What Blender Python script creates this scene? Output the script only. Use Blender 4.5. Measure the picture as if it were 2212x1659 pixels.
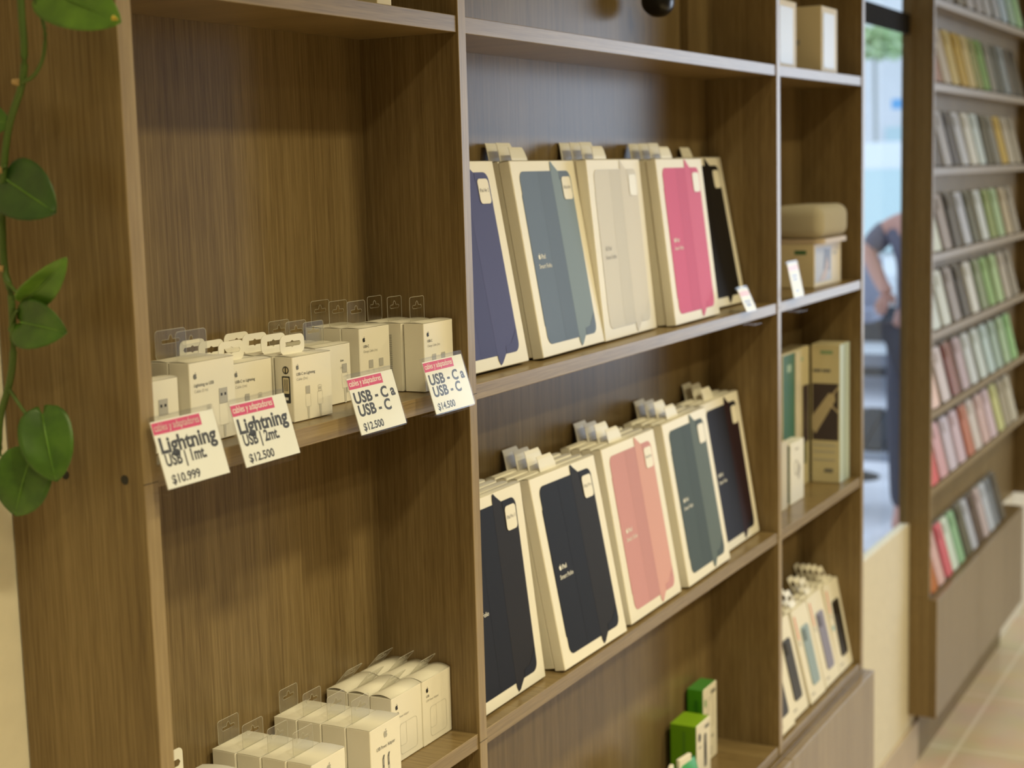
import bpy, bmesh, math, random
from mathutils import Vector, Matrix
from mathutils.geometry import tessellate_polygon

random.seed(7)
for o in list(bpy.data.objects):
    bpy.data.objects.remove(o)
SC = bpy.context.scene
COL = SC.collection
PI = math.pi

# ------------------------------------------------------------------ camera, world, big lights, exposure
cam_d = bpy.data.cameras.new('camera')
cam = bpy.data.objects.new('camera', cam_d)
COL.objects.link(cam)
R = Vector((0.4684513, -0.8830749, -0.0270560))
U = Vector((0.1297422, 0.0384688, 0.9908012))
F = Vector((0.8739109, 0.4676524, -0.1325929))
m = Matrix((R, U, -F)).transposed().to_4x4()
m.translation = Vector((-1.5485, -0.8850, 0.1652))
cam.matrix_world = m
cam_d.sensor_width = 36.0
cam_d.lens = 3359.184 / 2212 * 36.0
cam_d.clip_start = 0.05
cam_d.dof.use_dof = True
cam_d.dof.focus_distance = 1.68
cam_d.dof.aperture_fstop = 5.4
SC.camera = cam

SC.view_settings.view_transform = 'Standard'
SC.view_settings.look = 'None'
SC.view_settings.gamma = 1.0
SC.view_settings.use_curve_mapping = False
SC.view_settings.exposure = 0.10

W = bpy.data.worlds.new('daylight')
SC.world = W
W.use_nodes = True
bg = W.node_tree.nodes['Background']
bg.inputs['Color'].default_value = (0.74, 0.86, 1.0, 1)
bg.inputs['Strength'].default_value = 1.4


def area(name, loc, aim, sx, sy, power, color, spread=PI):
    d = bpy.data.lights.new(name, 'AREA')
    d.shape = 'RECTANGLE'
    d.size = sx
    d.size_y = sy
    d.energy = power
    d.color = color
    d.spread = spread
    o = bpy.data.objects.new(name, d)
    COL.objects.link(o)
    o.location = loc
    o.rotation_euler = (Vector(aim) - Vector(loc)).to_track_quat('-Z', 'Y').to_euler()
    return o


# daylight through the shop front at the far end of the room
area('shopfront_daylight', (6.2, -2.35, 0.22), (0.0, -2.35, 0.22), 2.7, 1.8, 45.0, (0.70, 0.82, 1.0))
# ceiling lamps, rows parallel to the wall
WARM = (1.0, 0.86, 0.49)
for lx, k in ((-2.2, 1.0), (-1.0, 1.0), (0.2, 1.05), (1.4, 0.85), (3.0, 0.42), (4.4, 0.5)):
    for ly, pw in ((-1.15, 10.5), (-2.1, 15.6)):
        area('ceiling_lamp', (lx, ly, 1.30), (lx, ly, 0.0), 0.14, 0.14, pw * k, WARM, 2.35)
for lx in (-1.6, 0.8):
    area('ceiling_lamp', (lx, -0.55, 1.30), (lx, -0.55, 0.0), 0.10, 0.10, 2.0, WARM)


# ------------------------------------------------------------------ materials
def lin(c):
    return tuple(((v / 12.92) if v <= 0.04045 else ((v + 0.055) / 1.055) ** 2.4) for v in c)


def new_mat(name):
    mt = bpy.data.materials.new(name)
    mt.use_nodes = True
    nt = mt.node_tree
    return mt, nt, nt.nodes['Principled BSDF']


def plain(name, rgb, rough=0.5, spec=0.5, metal=0.0, noise=0.0, nscale=300.0, emit=None):
    mt, nt, b = new_mat(name)
    b.inputs['Roughness'].default_value = rough
    b.inputs['Specular IOR Level'].default_value = spec
    b.inputs['Metallic'].default_value = metal
    b.inputs['Base Color'].default_value = (*rgb, 1)
    if noise > 0:
        tc = nt.nodes.new('ShaderNodeTexCoord')
        ns = nt.nodes.new('ShaderNodeTexNoise')
        ns.inputs['Scale'].default_value = nscale
        ns.inputs['Detail'].default_value = 3
        nt.links.new(tc.outputs['Object'], ns.inputs['Vector'])
        rp = nt.nodes.new('ShaderNodeValToRGB')
        rp.color_ramp.elements[0].position = 0.3
        rp.color_ramp.elements[1].position = 0.7
        rp.color_ramp.elements[0].color = (*[v * (1 - noise) for v in rgb], 1)
        rp.color_ramp.elements[1].color = (*[min(1, v * (1 + noise)) for v in rgb], 1)
        nt.links.new(ns.outputs['Fac'], rp.inputs['Fac'])
        nt.links.new(rp.outputs['Color'], b.inputs['Base Color'])
    if emit:
        b.inputs['Emission Color'].default_value = (*rgb, 1)
        b.inputs['Emission Strength'].default_value = emit
    return mt


def wood(name, axis, dark=(0.128, 0.085, 0.038), mid=(0.200, 0.140, 0.065), light=(0.270, 0.197, 0.098), rough=0.28, spec=0.24):
    """streaky laminate: noise stretched along the grain axis"""
    mt, nt, b = new_mat(name)
    L = nt.links
    tc = nt.nodes.new('ShaderNodeTexCoord')

    def stretched(across, along, scale, detail, dist=0.0):
        mp = nt.nodes.new('ShaderNodeMapping')
        s = [across, across, across]
        s['xyz'.index(axis)] = along
        mp.inputs['Scale'].default_value = s
        L.new(tc.outputs['Object'], mp.inputs['Vector'])
        n = nt.nodes.new('ShaderNodeTexNoise')
        n.inputs['Scale'].default_value = scale
        n.inputs['Detail'].default_value = detail
        n.inputs['Distortion'].default_value = dist
        L.new(mp.outputs['Vector'], n.inputs['Vector'])
        return n
    n1 = stretched(18, 0.55, 1.0, 4, 0.6)      # broad bands
    n2 = stretched(260, 2.6, 1.0, 5)           # streaks
    n3 = stretched(700, 22, 1.0, 2)            # pores
    a = nt.nodes.new('ShaderNodeMix')
    a.data_type = 'FLOAT'
    a.inputs[0].default_value = 0.52
    L.new(n1.outputs['Fac'], a.inputs[2])
    L.new(n2.outputs['Fac'], a.inputs[3])
    c = nt.nodes.new('ShaderNodeMix')
    c.data_type = 'FLOAT'
    c.inputs[0].default_value = 0.34
    L.new(a.outputs[0], c.inputs[2])
    L.new(n3.outputs['Fac'], c.inputs[3])
    rp = nt.nodes.new('ShaderNodeValToRGB')
    e = rp.color_ramp.elements
    e[0].position = 0.36
    e[0].color = (*dark, 1)
    e[1].position = 0.64
    e[1].color = (*light, 1)
    k = e.new(0.5)
    k.color = (*mid, 1)
    L.new(c.outputs[0], rp.inputs['Fac'])
    L.new(rp.outputs['Color'], b.inputs['Base Color'])
    b.inputs['Roughness'].default_value = rough
    b.inputs['Specular IOR Level'].default_value = spec
    bp = nt.nodes.new('ShaderNodeBump')
    bp.inputs['Strength'].default_value = 0.06
    bp.inputs['Distance'].default_value = 0.001
    L.new(c.outputs[0], bp.inputs['Height'])
    L.new(bp.outputs['Normal'], b.inputs['Normal'])
    return mt


def clear(name, tint=(0.97, 0.97, 0.95), face=0.05, edge=0.75, rough=0.08):
    """thin clear plastic or glass: transparent with a glossy film"""
    mt, nt, b = new_mat(name)
    nt.nodes.remove(b)
    out = nt.nodes['Material Output']
    t = nt.nodes.new('ShaderNodeBsdfTransparent')
    t.inputs['Color'].default_value = (*tint, 1)
    g = nt.nodes.new('ShaderNodeBsdfGlossy')
    g.inputs['Roughness'].default_value = rough
    lw = nt.nodes.new('ShaderNodeLayerWeight')
    lw.inputs['Blend'].default_value = 0.35
    mr = nt.nodes.new('ShaderNodeMapRange')
    mr.inputs['To Min'].default_value = face
    mr.inputs['To Max'].default_value = edge
    nt.links.new(lw.outputs['Facing'], mr.inputs['Value'])
    mx = nt.nodes.new('ShaderNodeMixShader')
    nt.links.new(mr.outputs['Result'], mx.inputs['Fac'])
    nt.links.new(t.outputs['BSDF'], mx.inputs[1])
    nt.links.new(g.outputs['BSDF'], mx.inputs[2])
    nt.links.new(mx.outputs['Shader'], out.inputs['Surface'])
    return mt


def tiles(name):
    mt, nt, b = new_mat(name)
    tc = nt.nodes.new('ShaderNodeTexCoord')
    mp = nt.nodes.new('ShaderNodeMapping')
    mp.inputs['Location'].default_value = (0.04 - 0.0, -0.065 + 0.5, 0)
    br = nt.nodes.new('ShaderNodeTexBrick')
    br.offset = 0.0
    br.squash = 1.0
    br.inputs['Scale'].default_value = 1.0
    br.inputs['Brick Width'].default_value = 0.5
    br.inputs['Row Height'].default_value = 0.5
    br.inputs['Mortar Size'].default_value = 0.006
    br.inputs['Color1'].default_value = (0.58, 0.48, 0.36, 1)
    br.inputs['Color2'].default_value = (0.62, 0.52, 0.39, 1)
    br.inputs['Mortar'].default_value = (0.74, 0.66, 0.56, 1)
    ns = nt.nodes.new('ShaderNodeTexNoise')
    ns.inputs['Scale'].default_value = 6
    ns.inputs['Detail'].default_value = 5
    mx = nt.nodes.new('ShaderNodeMix')
    mx.data_type = 'RGBA'
    mx.blend_type = 'SOFT_LIGHT'
    mx.inputs[0].default_value = 0.4
    nt.links.new(tc.outputs['Object'], mp.inputs['Vector'])
    nt.links.new(mp.outputs['Vector'], br.inputs['Vector'])
    nt.links.new(tc.outputs['Object'], ns.inputs['Vector'])
    nt.links.new(br.outputs['Color'], mx.inputs[6])
    nt.links.new(ns.outputs['Color'], mx.inputs[7])
    nt.links.new(mx.outputs[2], b.inputs['Base Color'])
    b.inputs['Roughness'].default_value = 0.3
    return mt


def leaf_mat(name, c0, c1):
    mt, nt, b = new_mat(name)
    tc = nt.nodes.new('ShaderNodeTexCoord')
    ns = nt.nodes.new('ShaderNodeTexNoise')
    ns.inputs['Scale'].default_value = 45
    ns.inputs['Detail'].default_value = 3
    nt.links.new(tc.outputs['Object'], ns.inputs['Vector'])
    rp = nt.nodes.new('ShaderNodeValToRGB')
    rp.color_ramp.elements[0].position = 0.35
    rp.color_ramp.elements[0].color = (*c0, 1)
    rp.color_ramp.elements[1].position = 0.7
    rp.color_ramp.elements[1].color = (*c1, 1)
    nt.links.new(ns.outputs['Fac'], rp.inputs['Fac'])
    nt.links.new(rp.outputs['Color'], b.inputs['Base Color'])
    b.inputs['Roughness'].default_value = 0.42
    return mt


M = {}
M['wood_z'] = wood('wood_upright_grain', 'z')
M['wood_y'] = wood('wood_shelf_top_grain', 'y')
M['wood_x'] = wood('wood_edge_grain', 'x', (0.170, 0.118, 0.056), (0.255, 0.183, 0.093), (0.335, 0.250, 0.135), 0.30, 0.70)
M['wood_ez'] = wood('wood_upright_edge_grain', 'z', (0.190, 0.134, 0.066), (0.285, 0.208, 0.110), (0.370, 0.280, 0.155), 0.30, 0.70)  # colour lightened to paint the extra light on upright front edges
M['wood_door'] = wood('wood_door_daylight_grey', 'z', (0.190, 0.140, 0.080), (0.275, 0.210, 0.130), (0.350, 0.275, 0.175), 0.36, 1.0)  # grey daylight sheen mixed into the door laminate's colour
M['paper'] = plain('cream_card', (0.86, 0.83, 0.75), 0.42, 0.4)
M['paper_white'] = plain('white_card', (0.88, 0.88, 0.86), 0.4, 0.4)
M['kraft'] = plain('beige_card', (0.72, 0.63, 0.44), 0.45, 0.4)
M['insert'] = plain('price_paper', (0.91, 0.94, 0.98), 0.7, 0.15)
M['pink'] = plain('pink_band', (0.72, 0.095, 0.26), 0.5, 0.3)
M['ink'] = plain('slate_ink', (0.055, 0.060, 0.075), 0.5)
M['black'] = plain('black_ink', (0.012, 0.012, 0.014), 0.45)
M['grey'] = plain('grey_ink', (0.16, 0.16, 0.16), 0.5)
M['grey_l'] = plain('light_grey_ink', (0.42, 0.41, 0.39), 0.5)
M['line'] = plain('pale_line_ink', (0.60, 0.585, 0.54), 0.5)
M['silver'] = plain('silver_ink', (0.46, 0.45, 0.44), 0.4)
M['white_ink'] = plain('white_ink', (0.9, 0.9, 0.88), 0.5)
M['clear'] = clear('clear_tab_plastic', face=0.035, edge=0.28, rough=0.22)
M['acrylic'] = clear('clear_acrylic', (0.985, 0.985, 0.985), face=0.008, edge=0.12, rough=0.10)
M['glass'] = clear('window_glass', (0.97, 0.99, 1.0), face=0.03, edge=0.12, rough=0.02)
M['wall'] = plain('cream_plaster', (0.86, 0.81, 0.68), 0.7, 0.3, noise=0.03, nscale=40)
M['ceil'] = plain('grey_ceiling', (0.40, 0.38, 0.34), 0.8)
M['wall_d'] = plain('brown_room_wall', (0.20, 0.16, 0.11), 0.8)
M['floor'] = tiles('beige_floor_tiles')
M['skirt'] = plain('beige_skirting', (0.58, 0.48, 0.36), 0.4, noise=0.06, nscale=12)
M['black_pl'] = plain('black_plastic', (0.01, 0.01, 0.012), 0.28)
M['dark_hole'] = plain('screw_hole', (0.02, 0.018, 0.015), 0.6)
M['dark_frame'] = plain('dark_window_frame', (0.022, 0.020, 0.018), 0.85, 0.1)
M['metal'] = plain('brushed_metal', (0.6, 0.6, 0.6), 0.3, metal=1.0)
M['stem'] = plain('vine_stem', (0.07, 0.13, 0.02), 0.5)
M['stem_b'] = plain('vine_node', (0.42, 0.28, 0.12), 0.6)
M['leaf1'] = leaf_mat('leaf_green', (0.034, 0.095, 0.010), (0.068, 0.165, 0.016))
M['leaf2'] = leaf_mat('leaf_light_green', (0.075, 0.180, 0.018), (0.125, 0.275, 0.028))
M['leaf3'] = leaf_mat('leaf_dark_green', (0.022, 0.066, 0.012), (0.042, 0.108, 0.018))
M['yellow'] = plain('yellow_tip', (0.55, 0.42, 0.05), 0.5)


def cmat(rgb, rough=0.42, spec=0.45):
    key = 'c%.3f_%.3f_%.3f_%.2f' % (*rgb, rough)
    if key not in M:
        M[key] = plain('print_' + key[1:], rgb, rough, spec)
    return key


# ------------------------------------------------------------------ mesh builder
_text_cache = {}


def text_geo(s, bold):
    k = (s, bold)
    if k not in _text_cache:
        cu = bpy.data.curves.new('t', 'FONT')
        cu.body = s
        cu.size = 1.0
        cu.offset = bold
        cu.resolution_u = 3
        ob = bpy.data.objects.new('t', cu)
        COL.objects.link(ob)
        dg = bpy.context.evaluated_depsgraph_get()
        me = bpy.data.meshes.new_from_object(ob.evaluated_get(dg))
        vs = [(v.co.x, v.co.y) for v in me.vertices]
        fs = [tuple(p.vertices) for p in me.polygons]
        bpy.data.objects.remove(ob)
        bpy.data.curves.remove(cu)
        bpy.data.meshes.remove(me)
        _text_cache[k] = (vs, fs)
    return _text_cache[k]


class MB:
    def __init__(s):
        s.v, s.f, s.m, s.names, s.smooth = [], [], [], [], []

    def mi(s, mat):
        if mat not in s.names:
            s.names.append(mat)
        return s.names.index(mat)

    def add(s, vs, fs, mat, smooth=False):
        b = len(s.v)
        s.v += [tuple(v) for v in vs]
        k = s.mi(mat)
        for f in fs:
            s.f.append(tuple(b + i for i in f))
            s.m.append(k)
            s.smooth.append(smooth)
        return s

    def box(s, x0, x1, y0, y1, z0, z1, mat, bevel=0.0, front=None, top=None, seg=1):
        bm = bmesh.new()
        bmesh.ops.create_cube(bm, size=1.0)
        for v in bm.verts:
            v.co = Vector(((x0 + x1) / 2 + v.co.x * (x1 - x0), (y0 + y1) / 2 + v.co.y * (y1 - y0), (z0 + z1) / 2 + v.co.z * (z1 - z0)))
        if bevel > 0:
            bmesh.ops.bevel(bm, geom=list(bm.edges), offset=bevel, segments=seg, profile=0.5, affect='EDGES')
        bm.normal_update()
        bm.verts.index_update()
        vs = [v.co.copy() for v in bm.verts]
        g = {}
        for f in bm.faces:
            mt = mat
            if front and f.normal.y < -0.6:
                mt = front
            elif top and abs(f.normal.z) > 0.6:
                mt = top
            g.setdefault(mt, []).append([v.index for v in f.verts])
        bm.free()
        b = len(s.v)
        s.v += [tuple(v) for v in vs]
        for mt, fs in g.items():
            k = s.mi(mt)
            for f in fs:
                s.f.append(tuple(b + i for i in f))
                s.m.append(k)
                s.smooth.append(False)
        return s

    # flat picture on the front (normal -y); pts counter-clockwise in x,z
    def poly(s, pts, y, mat, P=None):
        P = P or (lambda a, b: (a, y, b))
        tri = tessellate_polygon([[Vector((a, b, 0)) for a, b in pts]])
        out = []
        for t in tri:
            a, b, c = (pts[i] for i in t)
            if (b[0] - a[0]) * (c[1] - a[1]) - (b[1] - a[1]) * (c[0] - a[0]) < 0:
                t = (t[0], t[2], t[1])
            out.append(t)
        return s.add([P(a, b) for a, b in pts], out, mat)

    def prism(s, pts, y0, y1, mat, holes=(), bend=None):
        loops = [list(pts)] + [list(h) for h in holes]
        flat = [p for l in loops for p in l]
        tri = tessellate_polygon([[Vector((a, b, 0)) for a, b in l] for l in loops])
        n = len(flat)
        vs = [(a, y0, b) for a, b in flat] + [(a, y1, b) for a, b in flat]
        if bend:
            vs = [bend(v) for v in vs]
        fs = []
        for t in tri:
            a, b, c = (flat[i] for i in t)
            if (b[0] - a[0]) * (c[1] - a[1]) - (b[1] - a[1]) * (c[0] - a[0]) < 0:
                t = (t[0], t[2], t[1])
            fs.append(t)
            fs.append((t[0] + n, t[2] + n, t[1] + n))
        i0 = 0
        for l in loops:
            k = len(l)
            for i in range(k):
                a, b = i0 + i, i0 + (i + 1) % k
                fs.append((a, a + n, b + n, b))
            i0 += k
        return s.add(vs, fs, mat)

    def text(s, st, x, z, size, mat, y=-0.0003, bold=0.0, align='l', width=None, P=None, sx=1.0):
        vs, fs = text_geo(st, bold)
        if not vs:
            return s
        x0 = min(v[0] for v in vs)
        x1 = max(v[0] for v in vs)
        k = size
        kx = size * sx
        if width:
            kx = width / (x1 - x0)
        off = {'l': 0, 'c': -(x1 - x0) * kx / 2, 'r': -(x1 - x0) * kx}[align]
        P = P or (lambda a, b: (a, y, b))
        return s.add([P(x + off + (v[0] - x0) * kx, z + v[1] * k) for v in vs], fs, mat)

    # a line of print too small or blurred to read
    def bar(s, x, z, w, h, mat, y=-0.0004, align='l', P=None):
        x += {'l': 0, 'c': -w / 2, 'r': -w}[align]
        n = max(1, int(round(w / (h * 3.0))))
        for i in range(n):
            a = x + w * i / n
            s.poly([(a, z), (a + w / n * 0.86, z), (a + w / n * 0.86, z + h), (a, z + h)], y, mat, P)
        return s

    def tube(s, pts, rad, mat, n=8, cap=True):
        pts = [Vector(p) for p in pts]
        if not isinstance(rad, (list, tuple)):
            rad = [rad] * len(pts)
        vs, fs = [], []
        ref = Vector((0, 0, 1))
        for i, p in enumerate(pts):
            t = (pts[min(i + 1, len(pts) - 1)] - pts[max(i - 1, 0)]).normalized()
            a = t.cross(ref)
            if a.length < 0.1:
                a = t.cross(Vector((1, 0, 0)))
            a.normalize()
            b = t.cross(a)
            for k in range(n):
                w = 2 * PI * k / n
                vs.append(p + (a * math.cos(w) + b * math.sin(w)) * rad[i])
        for i in range(len(pts) - 1):
            for k in range(n):
                fs.append((i * n + k, i * n + (k + 1) % n, (i + 1) * n + (k + 1) % n, (i + 1) * n + k))
        if cap:
            fs.append(tuple(range(n)))
            fs.append(tuple((len(pts) - 1) * n + k for k in reversed(range(n))))
        return s.add(vs, fs, mat, True)

    def build(s, name, parent=None):
        me = bpy.data.meshes.new(name)
        me.from_pydata(s.v, [], s.f)
        for nm in s.names:
            me.materials.append(M[nm])
        for p, k, sm in zip(me.polygons, s.m, s.smooth):
            p.material_index = k
            p.use_smooth = sm
        me.update()
        o = bpy.data.objects.new(name, me)
        COL.objects.link(o)
        if parent:
            o.parent = parent
        return o


def tag(o, label, cat, group=None):
    o['label'] = label
    o['category'] = cat
    if group:
        o['group'] = group
    return o


def struct(o):
    o['kind'] = 'structure'
    return o


def thing(name, label, cat, loc=(0, 0, 0), rot=(0, 0, 0), group=None):
    o = bpy.data.objects.new(name, None)
    o.empty_display_size = 0.02
    COL.objects.link(o)
    o.location = loc
    o.rotation_euler = rot
    return tag(o, label, cat, group)


def dup(root, loc, rot=None, label=None, group=None):
    r = root.copy()
    COL.objects.link(r)
    r.location = loc
    if rot is not None:
        r.rotation_euler = rot
    if label:
        r['label'] = label
    if group:
        r['group'] = group
    for ch in list(root.children):
        c = ch.copy()
        COL.objects.link(c)
        c.parent = r
        for g in list(ch.children):
            d = g.copy()
            COL.objects.link(d)
            d.parent = c
    return r


def rrect(x0, x1, z0, z1, r, n=5):
    out = []
    for cx, cz, a0 in ((x1 - r, z0 + r, -PI / 2), (x1 - r, z1 - r, 0), (x0 + r, z1 - r, PI / 2), (x0 + r, z0 + r, PI)):
        for i in range(n + 1):
            a = a0 + (PI / 2) * i / n
            out.append((cx + r * math.cos(a), cz + r * math.sin(a)))
    return out


def ring(mb, x0, x1, z0, z1, r, w, mat, y=-0.0003):
    o = rrect(x0, x1, z0, z1, r)
    i = rrect(x0 + w, x1 - w, z0 + w, z1 - w, max(r - w, 0.0002))
    n = len(o)
    mb.add([(a, y, b) for a, b in o] + [(a, y, b) for a, b in i], [(k, (k + 1) % n, n + (k + 1) % n, n + k) for k in range(n)], mat)


def disc(mb, x, z, r, mat, y=-0.0003, sx=1.0, n=16):
    mb.poly([(x + r * sx * math.cos(2 * PI * k / n), z + r * math.sin(2 * PI * k / n)) for k in range(n)], y, mat)


def logo(mb, x, z, h, mat, y=-0.0003):
    """small fruit mark with a bite and a leaf; x,z is its centre"""
    pts = [(0.02, 0.30), (0.10, 0.36), (0.24, 0.38), (0.36, 0.31), (0.43, 0.22), (0.34, 0.13), (0.31, 0.0), (0.35, -0.12), (0.46, -0.20),
           (0.38, -0.38), (0.24, -0.54), (0.10, -0.55), (0.0, -0.51), (-0.10, -0.55), (-0.24, -0.54), (-0.38, -0.36), (-0.46, -0.12), (-0.46, 0.10),
           (-0.38, 0.28), (-0.24, 0.38), (-0.10, 0.36)]
    pts = pts[:]
    pts.reverse()
    pts = [(x + a * h * 0.9, z + b * h * 0.9) for a, b in pts]
    mb.poly(pts, y, mat)
    lf = [(0.02, 0.42), (0.14, 0.46), (0.22, 0.58), (0.22, 0.70), (0.10, 0.66), (0.02, 0.54)]
    mb.poly([(x + a * h * 0.9, z + b * h * 0.9) for a, b in lf], y, mat)


# ------------------------------------------------------------------ the setting
WY = 0.157          # face of the wall
FLOOR = -1.554
CEIL = 1.32
mb = MB()
wx0, wx1, wz0, wz1 = 2.20, 2.74, -0.832, 1.05
mb.box(-3.0, wx0, WY, WY + 0.024, FLOOR, CEIL, 'wall')
mb.box(wx1, 6.3, WY, WY + 0.024, FLOOR, CEIL, 'wall')
mb.box(wx0, wx1, WY, WY + 0.024, FLOOR, wz0, 'wall')
mb.box(wx0, wx1, WY, WY + 0.024, wz1, CEIL, 'wall')
struct(mb.build('wall_back'))
struct(MB().box(-3.05, -3.0, -4.6, WY, FLOOR, CEIL, 'wall_d').build('wall_left'))
struct(MB().box(-3.0, 6.3, -4.65, -4.6, FLOOR, CEIL, 'wall_d').build('wall_front'))
mb = MB().box(6.3, 6.35, -1.2, WY + 0.024, FLOOR, CEIL, 'wall').box(6.3, 6.35, -4.65, -4.3, FLOOR, CEIL, 'wall')
mb.box(6.3, 6.35, -4.3, -1.2, FLOOR, -1.15, 'wall').box(6.3, 6.35, -4.3, -1.2, 1.15, CEIL, 'wall')
struct(mb.build('wall_right'))
struct(MB().box(-3.0, 6.3, -4.6, WY + 0.024, FLOOR - 0.05, FLOOR, 'floor').build('floor'))
struct(MB().box(-3.05, 6.3, -4.65, WY + 0.024, CEIL, CEIL + 0.05, 'ceil').build('ceiling'))
struct(MB().box(1.6, 2.82, WY - 0.011, WY, FLOOR, -1.432, 'skirt', 0.001).build('baseboard_back'))
# window between the two shelf units: wooden jamb, dark transom, glass
win = struct(MB().box(wx1 - 0.004, wx1 + 0.02, WY - 0.002, WY + 0.028, wz0, wz1, 'wood_z').box(wx0 - 0.02, wx0 + 0.004, WY - 0.002, WY + 0.028, wz0, wz1, 'wood_z').build('window_1'))
MB().box(wx0, wx1, WY + 0.006, WY + 0.020, 0.516, 0.566, 'dark_frame').build('transom', win)
MB().box(wx0, wx1, WY + 0.011, WY + 0.014, wz0, 0.516, 'glass').build('lower_pane', win)
MB().box(wx0, wx1, WY + 0.011, WY + 0.014, 0.566, wz1, 'glass').build('upper_pane', win)

# ------------------------------------------------------------------ main shelf unit
D = 0.132           # face of the back panels
A0, A1, B0, B1, C0, C1, D0, D1 = -0.5576, -0.5396, 0.0, 0.0175, 1.1190, 1.1370, 1.6716, 1.6896
T, BOT = 1.28, -0.916
unit = thing('shelf_unit', 'tall walnut-look wall shelving with three bays, holding boxed accessories', 'shelf', (0, 0, 0))


def upright(name, x0, x1, yb, parent=unit, y0=0.0, z0=BOT, z1=T):
    return MB().box(x0, x1, y0, yb, z0, z1, 'wood_z', 0.0006, front='wood_ez').build(name, parent)


sp = upright('side_panel', A0, A1, 0.155)
for hy in (0.0209, 0.0883):
    r = 0.0042
    h = MB()
    pts = [(A0 - 0.0004, hy + r * math.cos(2 * PI * k / 14), -0.082 + r * math.sin(2 * PI * k / 14)) for k in range(14)]
    h.add(pts, [tuple(reversed(range(14)))], 'dark_hole')
    h.build('screw_hole', sp)
upright('divider', B0, B1, 0.150)
upright('divider', C0, C1, 0.150)
upright('side_panel', D0, D1, 0.155)
for x0, x1 in ((A1, B0), (B1, C0), (C1, D0)):
    MB().box(x0 + .0003, x1 - .0003, D, D + 0.012, BOT, T, 'wood_z').build('back_panel', unit)


def shelf(x0, x1, zl, zr, th=0.0188, rec=0.002, parent=unit):
    b = MB().box(x0 + 0.0004, x1 - 0.0004, rec, D - 0.0003, -th, 0, 'wood_y', 0.0006, front='wood_x')
    b.v = [(v[0], v[1], v[2] + zl + (zr - zl) * (v[0] - x0) / (x1 - x0)) for v in b.v]
    return b.build('shelf', parent)


S1, S2, S3, S4 = 0.3454, -0.0727, -0.4931, -0.8985
shelf(A1, B0, S1, S1)
shelf(B1, C0, S1, S1)
shelf(C1, D0, S1, S1 + 0.003)
shelf(A1, B0, S2 + 0.0010, S2 - 0.0012)
shelf(B1, C0, S2 - 0.0020, S2 - 0.0002)
shelf(C1, D0, S2, S2 + 0.002)
shelf(A1, B0, S3, S3)
shelf(B1, C0, S3 - 0.0008, S3 + 0.0010)
shelf(C1, D0, S3 + 0.0005, S3 + 0.0012)
shelf(A1, B0, S4, S4)
shelf(B1, C0, S4, S4)
shelf(C1, D0, S4 - 0.002, S4 - 0.004)
for x0, x1 in ((A1, B0), (B1, C0), (C1, D0)):
    shelf(x0, x1, 0.768, 0.768)
    shelf(x0, x1, T - 0.002, T - 0.002)
MB().box(1.0, C0 - 0.0005, D - 0.014, D - 0.0003, S1 + 0.0005, 0.748, 'wood_z').build('corner_strip', unit)
# horizontal seams in the upright edges where two boards meet
for x0, x1, z in ((B0, B1, -0.0855), (B0, B1, -0.5045), (C0, C1, -0.082), (C0, C1, -0.502), (A0, A1, -0.0855)):
    MB().box(x0, x1, -0.0002, 0.001, z, z + 0.0006, 'dark_hole').build('edge_seam', unit)

base = thing('base_cabinet', 'low walnut-look base cabinet with flat doors under the main shelves', 'cabinet', (0, 0, 0))
MB().box(A0, 1.699, -0.002, 0.153, -1.45, -0.9215, 'wood_z', 0.0008).build('carcass', base)
for x0, x1 in ((A0, 0.008), (0.011, 0.569), (0.572, 1.126), (1.129, 1.699)):
    MB().box(x0, x1, -0.022, -0.004, -1.445, -0.9225, 'wood_z', 0.0008, front='wood_door', top='wood_x').build('door', base)
MB().box(A0 + 0.03, 1.66, 0.03, 0.145, FLOOR, -1.4505, 'wood_x').build('plinth_or_shade', base)

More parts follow.
